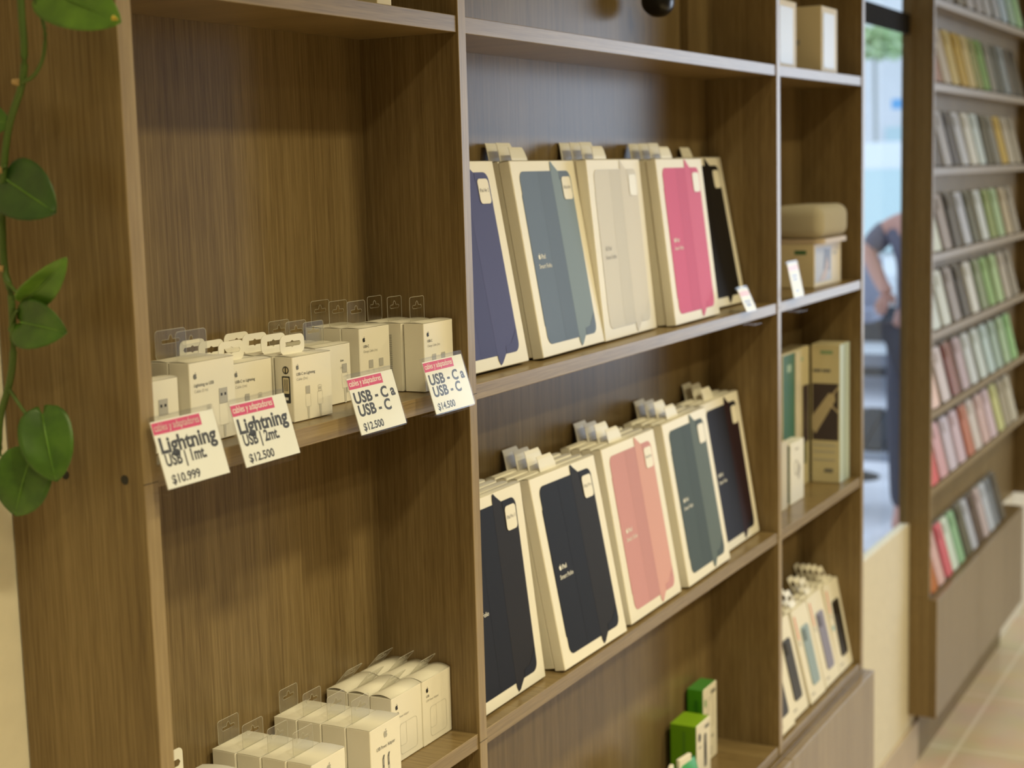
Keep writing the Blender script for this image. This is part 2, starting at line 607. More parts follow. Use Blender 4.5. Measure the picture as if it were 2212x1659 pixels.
# ------------------------------------------------------------------ price cards clipped to the shelf fronts
def price_card(label, cx_l, w, zt, lines, price, big, loc_y=-0.005, lean=16, h=0.0645, group='price cards on the shelf edges', small=False):
    """local frame: x across, z up along the slanted face, front normal -y"""
    root = thing('price_card', label, 'price tag', (cx_l, loc_y, zt), (-math.radians(lean), 0, 0), group)
    # after the lean the card hangs down-forward from its top edge
    a = MB()
    a.prism(rrect(0, w, -h, 0, 0.004), -0.0008, 0.0, 'acrylic')
    a.build('front_pane', root)
    a = MB()
    a.prism(rrect(0, w, -h, 0, 0.004), 0.0014, 0.0030, 'acrylic')
    a.prism(rrect(0, w, -0.0015, 0.0, 0.0006), -0.0008, 0.0030, 'acrylic')
    a.build('back_pane', root)
    a = MB()
    a.box(0.001, w - 0.001, 0.0002, 0.0011, -h + 0.0014, -0.0045, 'insert')
    y = 0.0001
    if small:
        a.poly([(0.004, -0.018), (w - 0.004, -0.018), (w - 0.004, -0.009), (0.004, -0.009)], y, cmat((0.85, 0.45, 0.50)))
        for zz, ww in ((-0.030, 0.030), (-0.037, 0.024)):
            a.bar(w / 2, zz, ww, 0.005, cmat((0.30, 0.33, 0.45)), y, 'c')
        a.bar(w / 2, -h + 0.010, 0.022, 0.005, cmat((0.30, 0.33, 0.45)), y, 'c')
    else:
        a.poly([(0.0012, -0.0160), (0.0640, -0.0160), (0.0640, -0.0058), (0.0012, -0.0058)], y, 'pink')
        a.text('cables y adaptadores', 0.0032, -0.0130, 0.0088, 'white_ink', 0.0, 0.008, 'l', width=0.0585)
        for st, xx, zz, sz, ww in lines:
            a.text(st, xx, zz, sz, 'ink', y, big, 'l', width=ww)
        a.text(price, 0.008, -h + 0.0050, 0.0108, 'ink', y, 0.026, 'l', width=0.037)
    a.build('paper_insert', root)
    # clip tongue gripping the shelf edge
    c = MB()
    ca, sa = math.cos(math.radians(lean)), math.sin(math.radians(lean))

    def back(yw, zw):       # world offset (y,z) -> local
        return (yw * ca - zw * sa, yw * sa + zw * ca)
    p0 = back(-loc_y - 0.0008, -0.0945 - zt)
    p1 = back(-loc_y + -0.0205, -0.0945 - zt)
    p2 = back(-loc_y + -0.0205, -0.0935 - zt)
    p3 = back(-loc_y - 0.0008, -0.0935 - zt)
    vs = []
    for xx in (0.004, w - 0.004):
        vs += [(xx, p[0], p[1]) for p in (p0, p1, p2, p3)]
    c.add(vs, [(0, 1, 2, 3), (7, 6, 5, 4), (0, 4, 5, 1), (1, 5, 6, 2), (2, 6, 7, 3), (3, 7, 4, 0)], 'acrylic')
    c.build('clip', root)
    return root


LG = lambda s: [('Lightning', 0.0045, -0.0325, 0.0190, 0.0740), (s, 0.0065, -0.0440, 0.0145, 0.0530)]
UC = [('USB - C a', 0.0050, -0.0310, 0.0160, 0.0760), ('USB - C', 0.0070, -0.0445, 0.0160, 0.0600)]
price_card('clear shelf price card reading $10.999, leftmost under the cable boxes', -0.5535, 0.0840, -0.0278, LG('USB | 1mt.'), '$10.999', 0.034)
price_card('clear shelf price card reading $12.500, second of four under the cable boxes', -0.4475, 0.0840, -0.0280, LG('USB | 2mt.'), '$12.500', 0.034)
price_card('clear shelf price card reading $12.500, third of four under the cable boxes', -0.2600, 0.0870, -0.0287, UC, '$12.500', 0.034)
price_card('clear shelf price card reading $14.500, beside the upright board', -0.1130, 0.0870, -0.0292, UC, '$14.500', 0.034)


# ------------------------------------------------------------------ hanging tabs
def tab_outline(w, h, r):
    return rrect(-w / 2, w / 2, 0, h, r)


def euro_hole(w, z, t):
    """slot with a small hump in the middle"""
    a = w / 2
    return [(-a, z), (a, z), (a + t * 0.35, z + t * 0.5), (a, z + t), (t * 0.75, z + t), (t * 0.5, z + t * 1.8), (0, z + t * 2.2), (-t * 0.5, z + t * 1.8), (-t * 0.75, z + t), (-a, z + t), (-a - t * 0.35, z + t * 0.5)]


def paper_slot(w, z, t):
    """long slot with rounded ends and small notches at top and bottom"""
    a = w / 2
    return [(-a, z), (-t * 0.5, z), (0, z - t * 0.28), (t * 0.5, z), (a, z), (a + t * 0.4, z + t * 0.5), (a, z + t), (t * 0.6, z + t), (0, z + t * 1.35), (-t * 0.6, z + t), (-a, z + t), (-a - t * 0.4, z + t * 0.5)]


def hang_tab(parent, x, y, z, w, h, kind, lean=0.0, bend=0.0):
    b = MB()
    mat = 'paper' if kind == 'paper' else 'clear'

    def f(v):
        t = v[2] / h
        return (v[0] + x, v[1] + y + lean * v[2] + bend * t * t, v[2] + z)
    if kind == 'paper':
        hw = w * 0.62
        t = h * 0.24
        b.prism(tab_outline(w, h, w * 0.17), 0, 0.0006, mat, [paper_slot(hw, h * 0.40, t)], f)
    else:
        b.prism(tab_outline(w, h, w * 0.09), 0, 0.0004, mat, [euro_hole(w * 0.55, h * 0.52, h * 0.14)], f)
        o = tab_outline(w, h, w * 0.09)
        b.tube([f((p[0], 0.0002, p[1])) for p in o + o[:1]], 0.00022, 'line', 5, False)
        e = euro_hole(w * 0.55, h * 0.52, h * 0.14)
        b.tube([f((p[0], 0.0002, p[1])) for p in e + e[:1]], 0.00018, 'line', 5, False)
    return b.build('hang_tab', parent)


def lid(parent, w, d, h, up):
    """top flap that bows up slightly across the depth"""
    b = MB()
    n = 8
    vs = []
    for i in range(n + 1):
        t = i / n
        z = h + 0.0002 + up * math.sin(PI * t) ** 0.9
        vs += [(0.0002, d * t, z), (w - 0.0002, d * t, z), (0.0002, d * t, z - 0.0003), (w - 0.0002, d * t, z - 0.0003)]
    fs = []
    for i in range(n):
        a, c = 4 * i, 4 * i + 4
        fs += [(a, a + 1, c + 1, c), (a + 2, c + 2, c + 3, a + 3), (a, c, c + 2, a + 2), (a + 1, a + 3, c + 3, c + 1)]
    b.add(vs, fs, 'paper', True)
    return b.build('lid_flap', parent)


# ------------------------------------------------------------------ small accessory boxes
def plug_c(mb, x, z, k=1.0, long=0.026):
    mb.poly(rrect(x - .0036 * k, x + .0036 * k, z, z + .0075 * k, .0008), -.0003, 'silver')
    ring(mb, x - .0042 * k, x + .0042 * k, z - .0135 * k, z - .0002, .0006, .00028, 'line')
    mb.poly([(x - .0014 * k, z - .0135 * k - long), (x + .0014 * k, z - .0135 * k - long), (x + .0017 * k, z - .0135 * k), (x - .0017 * k, z - .0135 * k)], -.0003, 'line')


def plug_l(mb, x, z, k=1.0, long=0.026):
    ring(mb, x - .0030 * k, x + .0030 * k, z, z + .0062 * k, .0010, .0003, 'grey_l')
    for i in range(3):
        mb.poly([(x - .0018 + i * .0014, z + .0015), (x - .0008 + i * .0014, z + .0015), (x - .0008 + i * .0014, z + .0045), (x - .0018 + i * .0014, z + .0045)], -.0003, 'line')
    ring(mb, x - .0042 * k, x + .0042 * k, z - .0135 * k, z - .0002, .0006, .00028, 'line')
    mb.poly([(x - .0014 * k, z - .0135 * k - long), (x + .0014 * k, z - .0135 * k - long), (x + .0017 * k, z - .0135 * k), (x - .0017 * k, z - .0135 * k)], -.0003, 'line')


def plug_a(mb, x, z, long=0.022):
    mb.poly(rrect(x - .0062, x + .0062, z, z + .014, .0004), -.0003, 'silver')
    for s in (-1, 1):
        mb.poly([(x + s * .0028 - .0013, z + .0068), (x + s * .0028 + .0013, z + .0068), (x + s * .0028 + .0013, z + .0094), (x + s * .0028 - .0013, z + .0094)], -.0004, 'black')
    ring(mb, x - .0068, x + .0068, z - .021, z - .0002, .0008, .00028, 'line')
    mb.poly([(x - .0014, z - .021 - long), (x + .0014, z - .021 - long), (x + .0018, z - .021), (x - .0018, z - .021)], -.0003, 'line')


def acc_box(name, label, x, y, z, w, d, h, yaw, front=None, side=None, tabk='clear', tab=(0.5, 0.036, 0.024), arch=0.0009, cat='box', group=None, tablean=0.0, bend=0.0):
    root = thing(name, label, cat, (x, y, z), (0, 0, math.radians(yaw)), group)
    b = MB().box(0, w, 0, d, 0.0002, h, 'paper', 0.0007)
    if front:
        front(b, w, h)
    if side:
        side(b, d, h)
    b.build('carton', root)
    lid(root, w, d, h, arch)
    if tabk:
        hang_tab(root, tab[0] * w, d - 0.0012, h, tab[1], tab[2], tabk, tablean, bend)
    return root


def f_light_usb(b, w, h):
    logo(b, .0078, h - .0125, .0058, 'grey')
    b.text('Lightning to USB', .0058, h - .0225, .0043, 'grey', bold=.012, width=.0285)
    b.text('Cable (2 m)', .0058, h - .0280, .0040, 'grey_l', width=.0195)
    plug_l(b, .0255, .0290, long=.0130)
    plug_a(b, .0475, .0340, long=.0110)


def f_c_light(cm):
    def f(b, w, h):
        logo(b, .0078, h - .0105, .0052, 'grey')
        b.text('USB-C to Lightning', .0058, h - .0190, .0040, 'grey', bold=.012, width=.0300)
        b.text('Cable (%s)' % cm, .0058, h - .0240, .0038, 'grey_l', width=.0175)
        plug_c(b, .0230, .0270, long=.012)
        plug_l(b, .0425, .0270, long=.012)
    return f


def f_charge(cm):
    def f(b, w, h):
        logo(b, .0085, h - .0125, .0054, 'black')
        b.text('USB-C', .0070, h - .0215, .0041, 'grey', bold=.014, width=.0105)
        b.text('Charge Cable (%s)' % cm, .0070, h - .0270, .0039, 'grey_l', width=.0265)
        plug_c(b, .0205, .0330, 1.15, .014)
        plug_c(b, .0400, .0330, 1.15, .014)
    return f


def f_other(b, w, h):
    b.text('tion', w - .0195, h - .0190, .0040, 'grey', bold=.012)
    b.text('(m)', w - .0195, h - .0265, .0038, 'grey_l')
    plug_c(b, w - .0120, .0330, 1.25, .016)
    b.text('15', w - .0095, .0105, .0085, 'grey', bold=.004)


def f_12w(b, w, h):
    logo(b, .0105, h - .0125, .0062, 'black')
    b.text('USB', .0080, h - .0215, .0040, 'grey', bold=.01, width=.0065)
    b.text('12W Power Adapter', .0080, h - .0268, .0040, 'grey_l', width=.0280)
    ring(b, .0160, .0530, .0075, .0440, .0050, .0005, 'line')
    ring(b, .0160, .0300, .0180, .0440, .0030, .0004, 'line')


def f_5w(b, w, h):
    logo(b, w / 2, h - .0120, .0085, 'grey_l')
    b.text('USB Power Adapter', w / 2, h - .0270, .0056, 'grey', align='c', width=.0370)
    for s in (-1, 1):
        xx = w / 2 + s * .0052
        b.poly([(xx - .0024, .030), (xx + .0010, .030), (xx + .0010, .0405), (xx + .0024, .0440), (xx - .0004, .0440), (xx - .0024, .0405)], -.0003, 'grey')
        b.poly([(xx - .0012, .033), (xx + .0000, .033), (xx + .0000, .0395), (xx - .0012, .0395)], -.0004, 'silver')
        b.poly([(xx - .0014, .021), (xx + .0014, .021), (xx + .0014, .030), (xx - .0014, .030)], -.0003, 'silver')
    b.poly([(w / 2 - .012, .004), (w / 2 + .012, .004), (w / 2 + .012, .019), (w / 2 + .006, .023), (w / 2 - .010, .021), (w / 2 - .012, .019)], -.0003, 'silver')


def s_energy(b, d, h):
    P = lambda a, zz: (-.0003, d - a, zz)
    P2 = lambda a, zz: (-.0004, d - a, zz)
    c = d * 0.62
    n = 16
    b.poly([(c + .0040 * math.cos(2 * PI * k / n), h - .013 + .0040 * math.sin(2 * PI * k / n)) for k in range(n)], 0, 'black', P)
    b.poly([(c + .0028 * math.cos(2 * PI * k / n), h - .013 + .0028 * math.sin(2 * PI * k / n)) for k in range(n)], 0, 'kraft', P2)
    b.poly(rrect(c - .0008, c + .0008, h - .016, h - .010, .0003), 0, 'black', lambda a, zz: (-.0005, d - a, zz))
    b.poly(rrect(c - .0050, c + .0050, h - .046, h - .019, .0012), 0, 'black', P)
    b.poly(rrect(c - .0036, c + .0036, h - .0365, h - .0205, .0008), 0, 'kraft', P2)
    for k in (-1, 0, 1):
        b.poly(rrect(c + k * .0018 - .0004, c + k * .0018 + .0004, h - .034, h - .022, .0001), 0, 'black', lambda a, zz: (-.0005, d - a, zz))
    b.bar(c, h - .0430, .0066, .0028, 'white_ink', align='c', P=P2)


def s_codes(b, d, h):
    P = lambda a, zz: (-.0003, d - a, zz)
    for i in range(26):
        zz = h - .014 - i * .0021
        b.poly([(d * .18, zz), (d * .52, zz), (d * .52, zz + .0011), (d * .18, zz + .0011)], 0, 'grey_l', P)


GC = 'cable boxes on the middle shelf'
ORD = ['first', 'second', 'third', 'fourth', 'fifth', 'sixth']


def row_behind(front_root, n, step, dx, labels, group=None):
    """more boxes lined up behind the front one"""
    for i in range(n):
        l = front_root.location
        r = dup(front_root, (l.x + dx * (i + 1), l.y + step * (i + 1), l.z), None, labels % ORD[i + 1], group)


def z2(x):
    return S2 + 0.0013 - 0.0022 * (x - A1) / (B0 - A1)


b1 = acc_box('cable_box', 'cream cable box with a drawn USB-A plug, front of the left row', -0.4514, 0.0340, z2(-0.4514), 0.0660, 0.0236, 0.0762, 0.5, f_light_usb, group=GC, tab=(0.5, 0.044, 0.027))
row_behind(b1, 1, 0.0245, 0.0, 'cream cable box, %s back behind the drawn USB-A plug box')
c1b = acc_box('cable_box', 'cream cable box half hidden behind the USB-A plug box', -0.3725, 0.0495, z2(-0.3725), 0.0630, 0.0225, 0.0655, -1.5, f_c_light('1m'), group=GC, tabk='paper', tab=(0.45, 0.038, 0.0195))
for i, nm in enumerate(('second', 'third')):
    l = c1b.location
    dup(c1b, (l.x - 0.001, l.y + 0.0236 * (i + 1), l.z), None, 'cream cable box with white paper loop, %s back in the half hidden row' % nm)
d1b = acc_box('cable_box', 'cream cable box with black symbol on its side, sharpest of the front boxes', -0.3035, 0.0272, z2(-0.3035), 0.0630, 0.0225, 0.0655, -2.4, f_c_light('2m'), s_energy, group=GC, tabk='paper', tab=(0.45, 0.039, 0.0195))
row_behind(d1b, 3, 0.0240, 0.0008, 'cream cable box with white paper loop, %s back behind the black symbol box')
e1b = acc_box('cable_box', 'cream cable box numbered 15, right of the black symbol box', -0.2156, 0.0610, z2(-0.2156), 0.0630, 0.0210, 0.0640, -1.0, f_other, group=GC, tab=(0.4, 0.036, 0.026))
row_behind(e1b, 2, 0.0225, 0.0, 'cream cable box with clear tab, %s back in the row numbered 15')
f1b = acc_box('cable_box', 'tall cream cable box with two drawn plugs behind the third price card', -0.1400, 0.0560, z2(-0.1400), 0.0580, 0.0235, 0.0775, -2.0, f_charge('1m'), group=GC, tab=(0.48, 0.034, 0.028))
row_behind(f1b, 2, 0.0242, 0.0, 'tall cream cable box, %s back behind the third price card')
g1b = acc_box('cable_box', 'tall cream cable box against the upright board, behind the $14.500 card', -0.0690, 0.0170, z2(-0.0690), 0.0625, 0.0265, 0.0775, -1.0, f_charge('2m'), group=GC, tab=(0.45, 0.030, 0.028))
g2b = acc_box('cable_box', 'tall cream cable box with grey code strip on its side', -0.0712, 0.0450, z2(-0.0712), 0.0625, 0.0265, 0.0775, 0, f_charge('2m'), s_codes, group=GC, tab=(0.45, 0.030, 0.028))
dup(g2b, (-0.0705, 0.0725, z2(-0.0705)), None, 'tall cream cable box, rearmost of the row by the upright board')
a1b = acc_box('cable_box', 'plain cream box in the far left corner of the cable shelf', -0.5330, 0.0370, z2(-0.5330), 0.0690, 0.0220, 0.0655, 0.0, f_light_usb, group=GC, tabk=None)

# power adapters on the lower shelf
z3 = S3 + 0.0004
GP = 'power adapter boxes on the lower shelf'
p1 = acc_box('adapter_box', 'taller cream adapter box touching the upright board, front one', -0.0660, 0.0375, z3, 0.0645, 0.0285, 0.0785, 0.0, f_12w, group=GP, arch=0.0035, tab=(0.5, 0.034, 0.020), tablean=-0.9)
p2 = dup(p1, (-0.1312, 0.0385, z3), (0, 0, 0), 'taller cream adapter box, second from the upright board, front one')
for i, nm in ((1, 'middle'), (2, 'rearmost')):
    dup(p1, (-0.0662, 0.0375 + 0.0297 * i, z3), (0, 0, 0), 'taller cream adapter box by the upright board, %s of its row' % nm)
    dup(p1, (-0.1314, 0.0385 + 0.0297 * i, z3), (0, 0, 0), 'taller cream adapter box, %s of the second row in' % nm)
q1 = acc_box('adapter_box', 'white adapter box with drawn plug pins, front of the middle row', -0.2272, 0.0045, z3, 0.0605, 0.0298, 0.0785, 0.4, f_5w, group=GP, arch=0.0004, tab=(0.45, 0.034, 0.026))
row_behind(q1, 3, 0.0308, -0.0013, 'white adapter box, %s back in the middle row with clear tabs')
r1 = acc_box('adapter_box', 'white adapter box at the bottom edge, front of the left row', -0.3330, 0.0050, z3, 0.0590, 0.0298, 0.0785, -0.6, f_5w, group=GP, arch=0.0004, tab=(0.45, 0.034, 0.026))
row_behind(r1, 3, 0.0308, -0.0013, 'white adapter box, %s back in the left row with clear tabs')
s1 = acc_box('adapter_box', 'cream box in the lower left corner with a shiny white loop', -0.4420, 0.0450, z3, 0.0680, 0.0640, 0.0785, 0.0, None, group=GP, arch=0.0035, tabk='paper', tab=(0.30, 0.034, 0.030))


# ------------------------------------------------------------------ tablet folio boxes
def folio_box(label, x, y, shelf_z, yaw, tilt, w, h, d, base_c, flap_c, line_c='white_ink', sticker='paper_white', word='iPad Air', group=None, pic=True, tabx=0.42, seq=None):
    zz = shelf_z + d * math.sin(math.radians(tilt)) + 0.0009
    root = thing('folio_box', label, 'box', (x, y, zz), (-math.radians(tilt), 0, math.radians(yaw)), group)
    b = MB().box(0, w, 0, d, 0, h, 'paper', 0.0010)
    b.build('carton', root)
    # rear hanging flap: short paper strip bent backwards
    fl = MB()
    x0, x1 = w * tabx - 0.024, w * tabx + 0.024
    fh = 0.0215 if pic else 0.0285
    prof = [(d - 0.0012, h), (d - 0.0012, h + fh * .28), (d - 0.0002, h + fh * .56), (d + 0.0008, h + fh * .81), (d + 0.0024, h + fh)]
    vs = []
    for i, (yy, z1) in enumerate(prof):
        s = 0.0 if i < 2 else 0.0012 * (i - 1)
        vs += [(x0 + s, yy, z1), (x1 - s, yy, z1), (x1 - s, yy + 0.0007, z1), (x0 + s, yy + 0.0007, z1)]
    fs = []
    for i in range(len(prof) - 1):
        a, c = 4 * i, 4 * i + 4
        for k in range(4):
            fs.append((a + k, a + (k + 1) % 4, c + (k + 1) % 4, c + k))
    e = 4 * (len(prof) - 1)
    fs.append((e, e + 1, e + 2, e + 3))
    fl.add(vs, fs, 'paper')
    fl.build('hang_flap', root)
    lid(root, w, d, h, 0.0012)
    if pic:
        cm = cmat(base_c, 0.6, 0.22)
        fm = cmat(flap_c, 0.6, 0.22)
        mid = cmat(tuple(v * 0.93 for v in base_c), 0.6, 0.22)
        ax0, ax1, az0, az1 = w * 0.105, w * 0.900, h * 0.060, h * 0.944
        fx = w * 0.590
        p = MB()
        p.poly(rrect(ax0, ax1, az0, az1, 0.012, 6), -0.0003, fm)
        left = [q for q in rrect(ax0, ax1, az0, az1, 0.012, 6) if q[0] < fx]
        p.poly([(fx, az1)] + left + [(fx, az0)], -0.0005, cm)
        # small notches at the left edge
        p.poly([(ax0 - .0018, az0 + .026), (ax0, az0 + .024), (ax0, az1 - .030), (ax0 - .0018, az1 - .032)], -0.0003, cm)
        # darker middle panel, darker far edge and folded strip with pointed ends
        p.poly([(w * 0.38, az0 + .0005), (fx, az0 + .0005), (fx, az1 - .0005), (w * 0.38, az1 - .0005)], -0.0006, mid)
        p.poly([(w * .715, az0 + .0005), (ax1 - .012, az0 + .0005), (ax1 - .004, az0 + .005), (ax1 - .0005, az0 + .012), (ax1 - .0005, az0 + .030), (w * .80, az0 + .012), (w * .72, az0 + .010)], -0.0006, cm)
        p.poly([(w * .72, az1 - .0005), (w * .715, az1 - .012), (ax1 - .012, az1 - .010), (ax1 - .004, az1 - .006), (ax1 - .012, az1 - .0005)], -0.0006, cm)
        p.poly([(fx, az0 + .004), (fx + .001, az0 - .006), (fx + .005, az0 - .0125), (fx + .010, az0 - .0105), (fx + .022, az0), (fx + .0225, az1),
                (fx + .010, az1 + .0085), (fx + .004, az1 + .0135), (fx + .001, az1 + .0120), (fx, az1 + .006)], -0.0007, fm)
        tx = w * 0.170
        zc = h * 0.50
        logo(p, tx + .0040, zc + .0016, .0072, line_c, -0.0009)
        p.text('iPad', tx + .0088, zc - .0014, .0086, line_c, -0.0009, 0.012)
        p.text('Smart Folio', tx - .0010, zc - .0140, .0084, line_c, -0.0009, 0.006, width=0.0385)
        p.build('cover_picture', root)
        st = MB()
        sx0, sx1, sz0, sz1 = w * 0.738, w * 0.880, h * 0.790, h * 0.912
        st.prism(rrect(sx0, sx1, sz0, sz1, 0.0055, 5), -0.0012, -0.0009, sticker)
        if word:
            st.text(word, (sx0 + sx1) / 2, (sz0 + sz1) / 2 - .001, .0068, 'grey', -0.0014, 0.0, 'c', width=0.0230)
        st.build('size_sticker', root)
    return root


NAVYB = (0.086, 0.098, 0.265)
rows = [
    # key, label, x, y, shelf, yaw, tilt, w, h, base, flap, line, sticker, word, extra behind, name for labels
    ('slate blue', 'slate blue tablet folio box cut off by the upright board, upper row', 0.0200, 0.0330, S2 - 0.0019, -0.6, 10.2, 0.1920, 0.2600, NAVYB, (0.092, 0.104, 0.275), 'white_ink', 'paper', 'iPad Air 2', 1),
    ('teal', 'teal tablet folio box with a pale green fold, upper row', 0.2399, 0.0241, S2 - 0.0016, 1.9, 9.5, 0.2048, 0.2590, (0.155, 0.215, 0.360), (0.235, 0.320, 0.450), 'white_ink', 'paper', 'iPad Air', 2),
    ('cream', 'off white tablet folio box between the teal and the pink one', 0.4462, 0.0300, S2 - 0.0013, 2.0, 5.6, 0.2047, 0.2580, (0.72, 0.73, 0.80), (0.74, 0.74, 0.80), 'grey_l', 'paper_white', None, 3),
    ('hot pink', 'hot pink tablet folio box on the upper row', 0.6798, 0.0174, S2 - 0.0010, 1.2, 6.8, 0.2043, 0.2580, (0.70, 0.145, 0.360), (0.72, 0.170, 0.390), 'white_ink', 'paper_white', None, 3),
    ('black', 'black tablet folio box at the right end of the upper row', 0.9080, 0.0580, S2 - 0.0007, -0.4, 10.4, 0.2040, 0.2620, (0.008, 0.006, 0.006), (0.010, 0.008, 0.008), 'white_ink', 'paper', None, 0),
    ('navy end', 'dark navy tablet folio box cut off by the upright board, lower row', 0.0185, 0.0194, S3 - 0.0007, 0.6, 6.7, 0.1990, 0.2615, (0.012, 0.014, 0.025), (0.018, 0.017, 0.022), 'white_ink', 'paper', 'iPad Pro 11', 3),
    ('navy', 'dark navy tablet folio box second from left, lower row', 0.2441, 0.0053, S3 - 0.0004, -0.6, 10.7, 0.1990, 0.2600, (0.013, 0.015, 0.025), (0.020, 0.019, 0.023), 'white_ink', 'paper', 'iPad Pro', 3),
    ('salmon pink', 'salmon pink tablet folio box on the lower row', 0.4723, 0.0090, S3 - 0.0001, 0.6, 9.7, 0.2000, 0.2610, (0.62, 0.315, 0.365), (0.70, 0.390, 0.410), 'white_ink', 'paper', 'iPad Pro', 3),
    ('forest green', 'dark green tablet folio box on the lower row', 0.6978, 0.0078, S3 + 0.0002, 1.3, 9.5, 0.2010, 0.2625, (0.070, 0.100, 0.120), (0.120, 0.162, 0.180), 'white_ink', 'paper', None, 3),
    ('aubergine', 'dark aubergine tablet folio box at the right end of the lower row', 0.9130, 0.0300, S3 + 0.0005, 1.2, 8.9, 0.1990, 0.2610, (0.013, 0.013, 0.024), (0.022, 0.009, 0.015), 'white_ink', 'paper', None, 2),
]
TH = 0.0162
for key, label, x, y, sz, yaw, tilt, w, h, bc, fc, lc, stk, word, extra in rows:
    rw = 'upper' if sz > -0.2 else 'lower'
    gp = 'tablet folio boxes, %s row' % rw
    fr = folio_box(label, x, y, sz, yaw, tilt, w, h, TH, bc, fc, lc, stk, word, gp, tabx=0.31 if key == 'teal' else 0.43)
    pr = None
    for i in range(extra):
        st = (TH + 0.0006) / math.cos(math.radians(tilt)) * (i + 1)
        lb = '%s cream carton behind the %s folio box, %s row' % (['first', 'second', 'third'][i], {'navy end': 'cut off navy'}.get(key, key), rw)
        jx = (0.0010, 0.0015, 0.0012)[i]
        if pr is None:
            pr = folio_box(lb, x + max(jx, 0.0185 - x + 0.0006), y + st, sz, yaw, tilt, w - 0.0035, h - 0.0006, TH, bc, fc, group=gp, pic=False, tabx=0.31 if key == 'teal' else 0.43)
        else:
            dup(pr, (x + max(jx, 0.0185 - x + 0.0006), y + st, pr.location.z), None, lb, gp)

# price card leaning by the black folio box
price_card('small white price card in front of the black folio box', 0.9260, 0.050, -0.0300, ('FOLIO', 'iPad'), '$', 0.02, loc_y=0.008, lean=24, h=0.046, small=True)
price_card('small white price card below the beige speaker', 1.1700, 0.060, -0.0020, ('USB - C', 'USB'), '$', 0.02, loc_y=0.0, lean=12, h=0.068, small=True)

# small things above the top visible shelf
k = thing('wall_lamp', 'black rounded fitting hanging above the tablet boxes', 'lamp', (0.792, 0.085, 0.432))
b = MB()
prof = [(-0.028, 0.0), (-0.028, 0.012), (-0.022, 0.021), (-0.008, 0.0245), (0.008, 0.0235), (0.018, 0.017), (0.024, 0.010), (0.026, 0.0)]
n = 20
vs = [(a, r * math.cos(2 * PI * j / n), r * math.sin(2 * PI * j / n)) for a, r in prof for j in range(n)]
fs = [(i * n + j, i * n + (j + 1) % n, (i + 1) * n + (j + 1) % n, (i + 1) * n + j) for i in range(len(prof) - 1) for j in range(n)]
b.add(vs, fs, 'black_pl', True)
b.build('head', k)
MB().tube([(-0.012, 0, 0.015), (-0.012, 0.0, 0.040), (-0.012, 0.012, 0.052), (-0.012, 0.0465, 0.054)], 0.008, 'black_pl', 10).build('arm', k)
MB().tube([(0.0235, 0, 0.0), (0.0275, 0, 0.0)], 0.006, 'metal', 12).build('lens_ring', k)
pb = thing('paper_box', 'small cream box showing only its foot above the top left shelf', 'box', (-0.150, 0.010, S1 + 0.0003))
MB().box(0, 0.028, 0, 0.03, 0, 0.07, 'kraft', 0.0006).build('carton', pb)
lid(pb, 0.028, 0.03, 0.07, 0.0008)

# ------------------------------------------------------------------ green boxes, lowest visible shelf of the middle bay
def green_box(label, x, y, w, d, h, yaw, side_c, top_c, art):
    r = thing('green_box', label, 'box', (x, y, S4 + 0.0005), (0, 0, math.radians(yaw)), 'green boxes on the lowest shelf')
    b = MB().box(0, w, 0, d, 0, h, cmat(side_c), 0.0012, front='paper', top=cmat(top_c))
    art(b, w, h, d)
    b.build('carton', r)
    return r


def art_tall(b, w, h, d):
    b.bar(w - .004, h - .018, .026, .007, 'grey', align='r')
    b.poly(rrect(.005, .012, h - .034, h - .020, .002), -.0004, cmat((0.05, 0.28, 0.06)))
    b.bar(.005, h - .052, .016, .004, 'grey_l')
    ring(b, .020, .048, .062, .118, .002, .0012, 'grey_l')
    ring(b, .024, .044, .068, .112, .002, .0010, 'line')
    b.bar(.036, .040, .014, .006, 'grey_l')
    for i in range(3):
        b.poly([(.006, .010 + i * .006), (.040, .010 + i * .006), (.040, .012 + i * .006), (.006, .012 + i * .006)], -.0004, 'grey_l')
    P = lambda a, z: (-.0004, d - a, z)
    b.poly(rrect(d * .45, d * .68, .02, h - .02, .001), 0, cmat((0.03, 0.17, 0.01)), P)


def art_short(b, w, h, d):
    b.bar(w - .004, h - .016, .024, .006, 'grey', align='r')
    disc(b, .0125, h - .024, .008, 'black', -.0004, 0.75)
    b.bar(.008, h - .044, .014, .004, 'grey_l')
    b.poly(rrect(.033, .046, h - .085, h - .024, .005), -.0004, 'grey')
    b.poly(rrect(.036, .043, h - .070, h - .040, .003), -.0006, 'black')
    P = lambda a, z: (-.0004, d - a, z)
    b.poly(rrect(d * .48, d * .56, .01, h - .012, .0005), 0, cmat((0.08, 0.22, 0.02)), P)


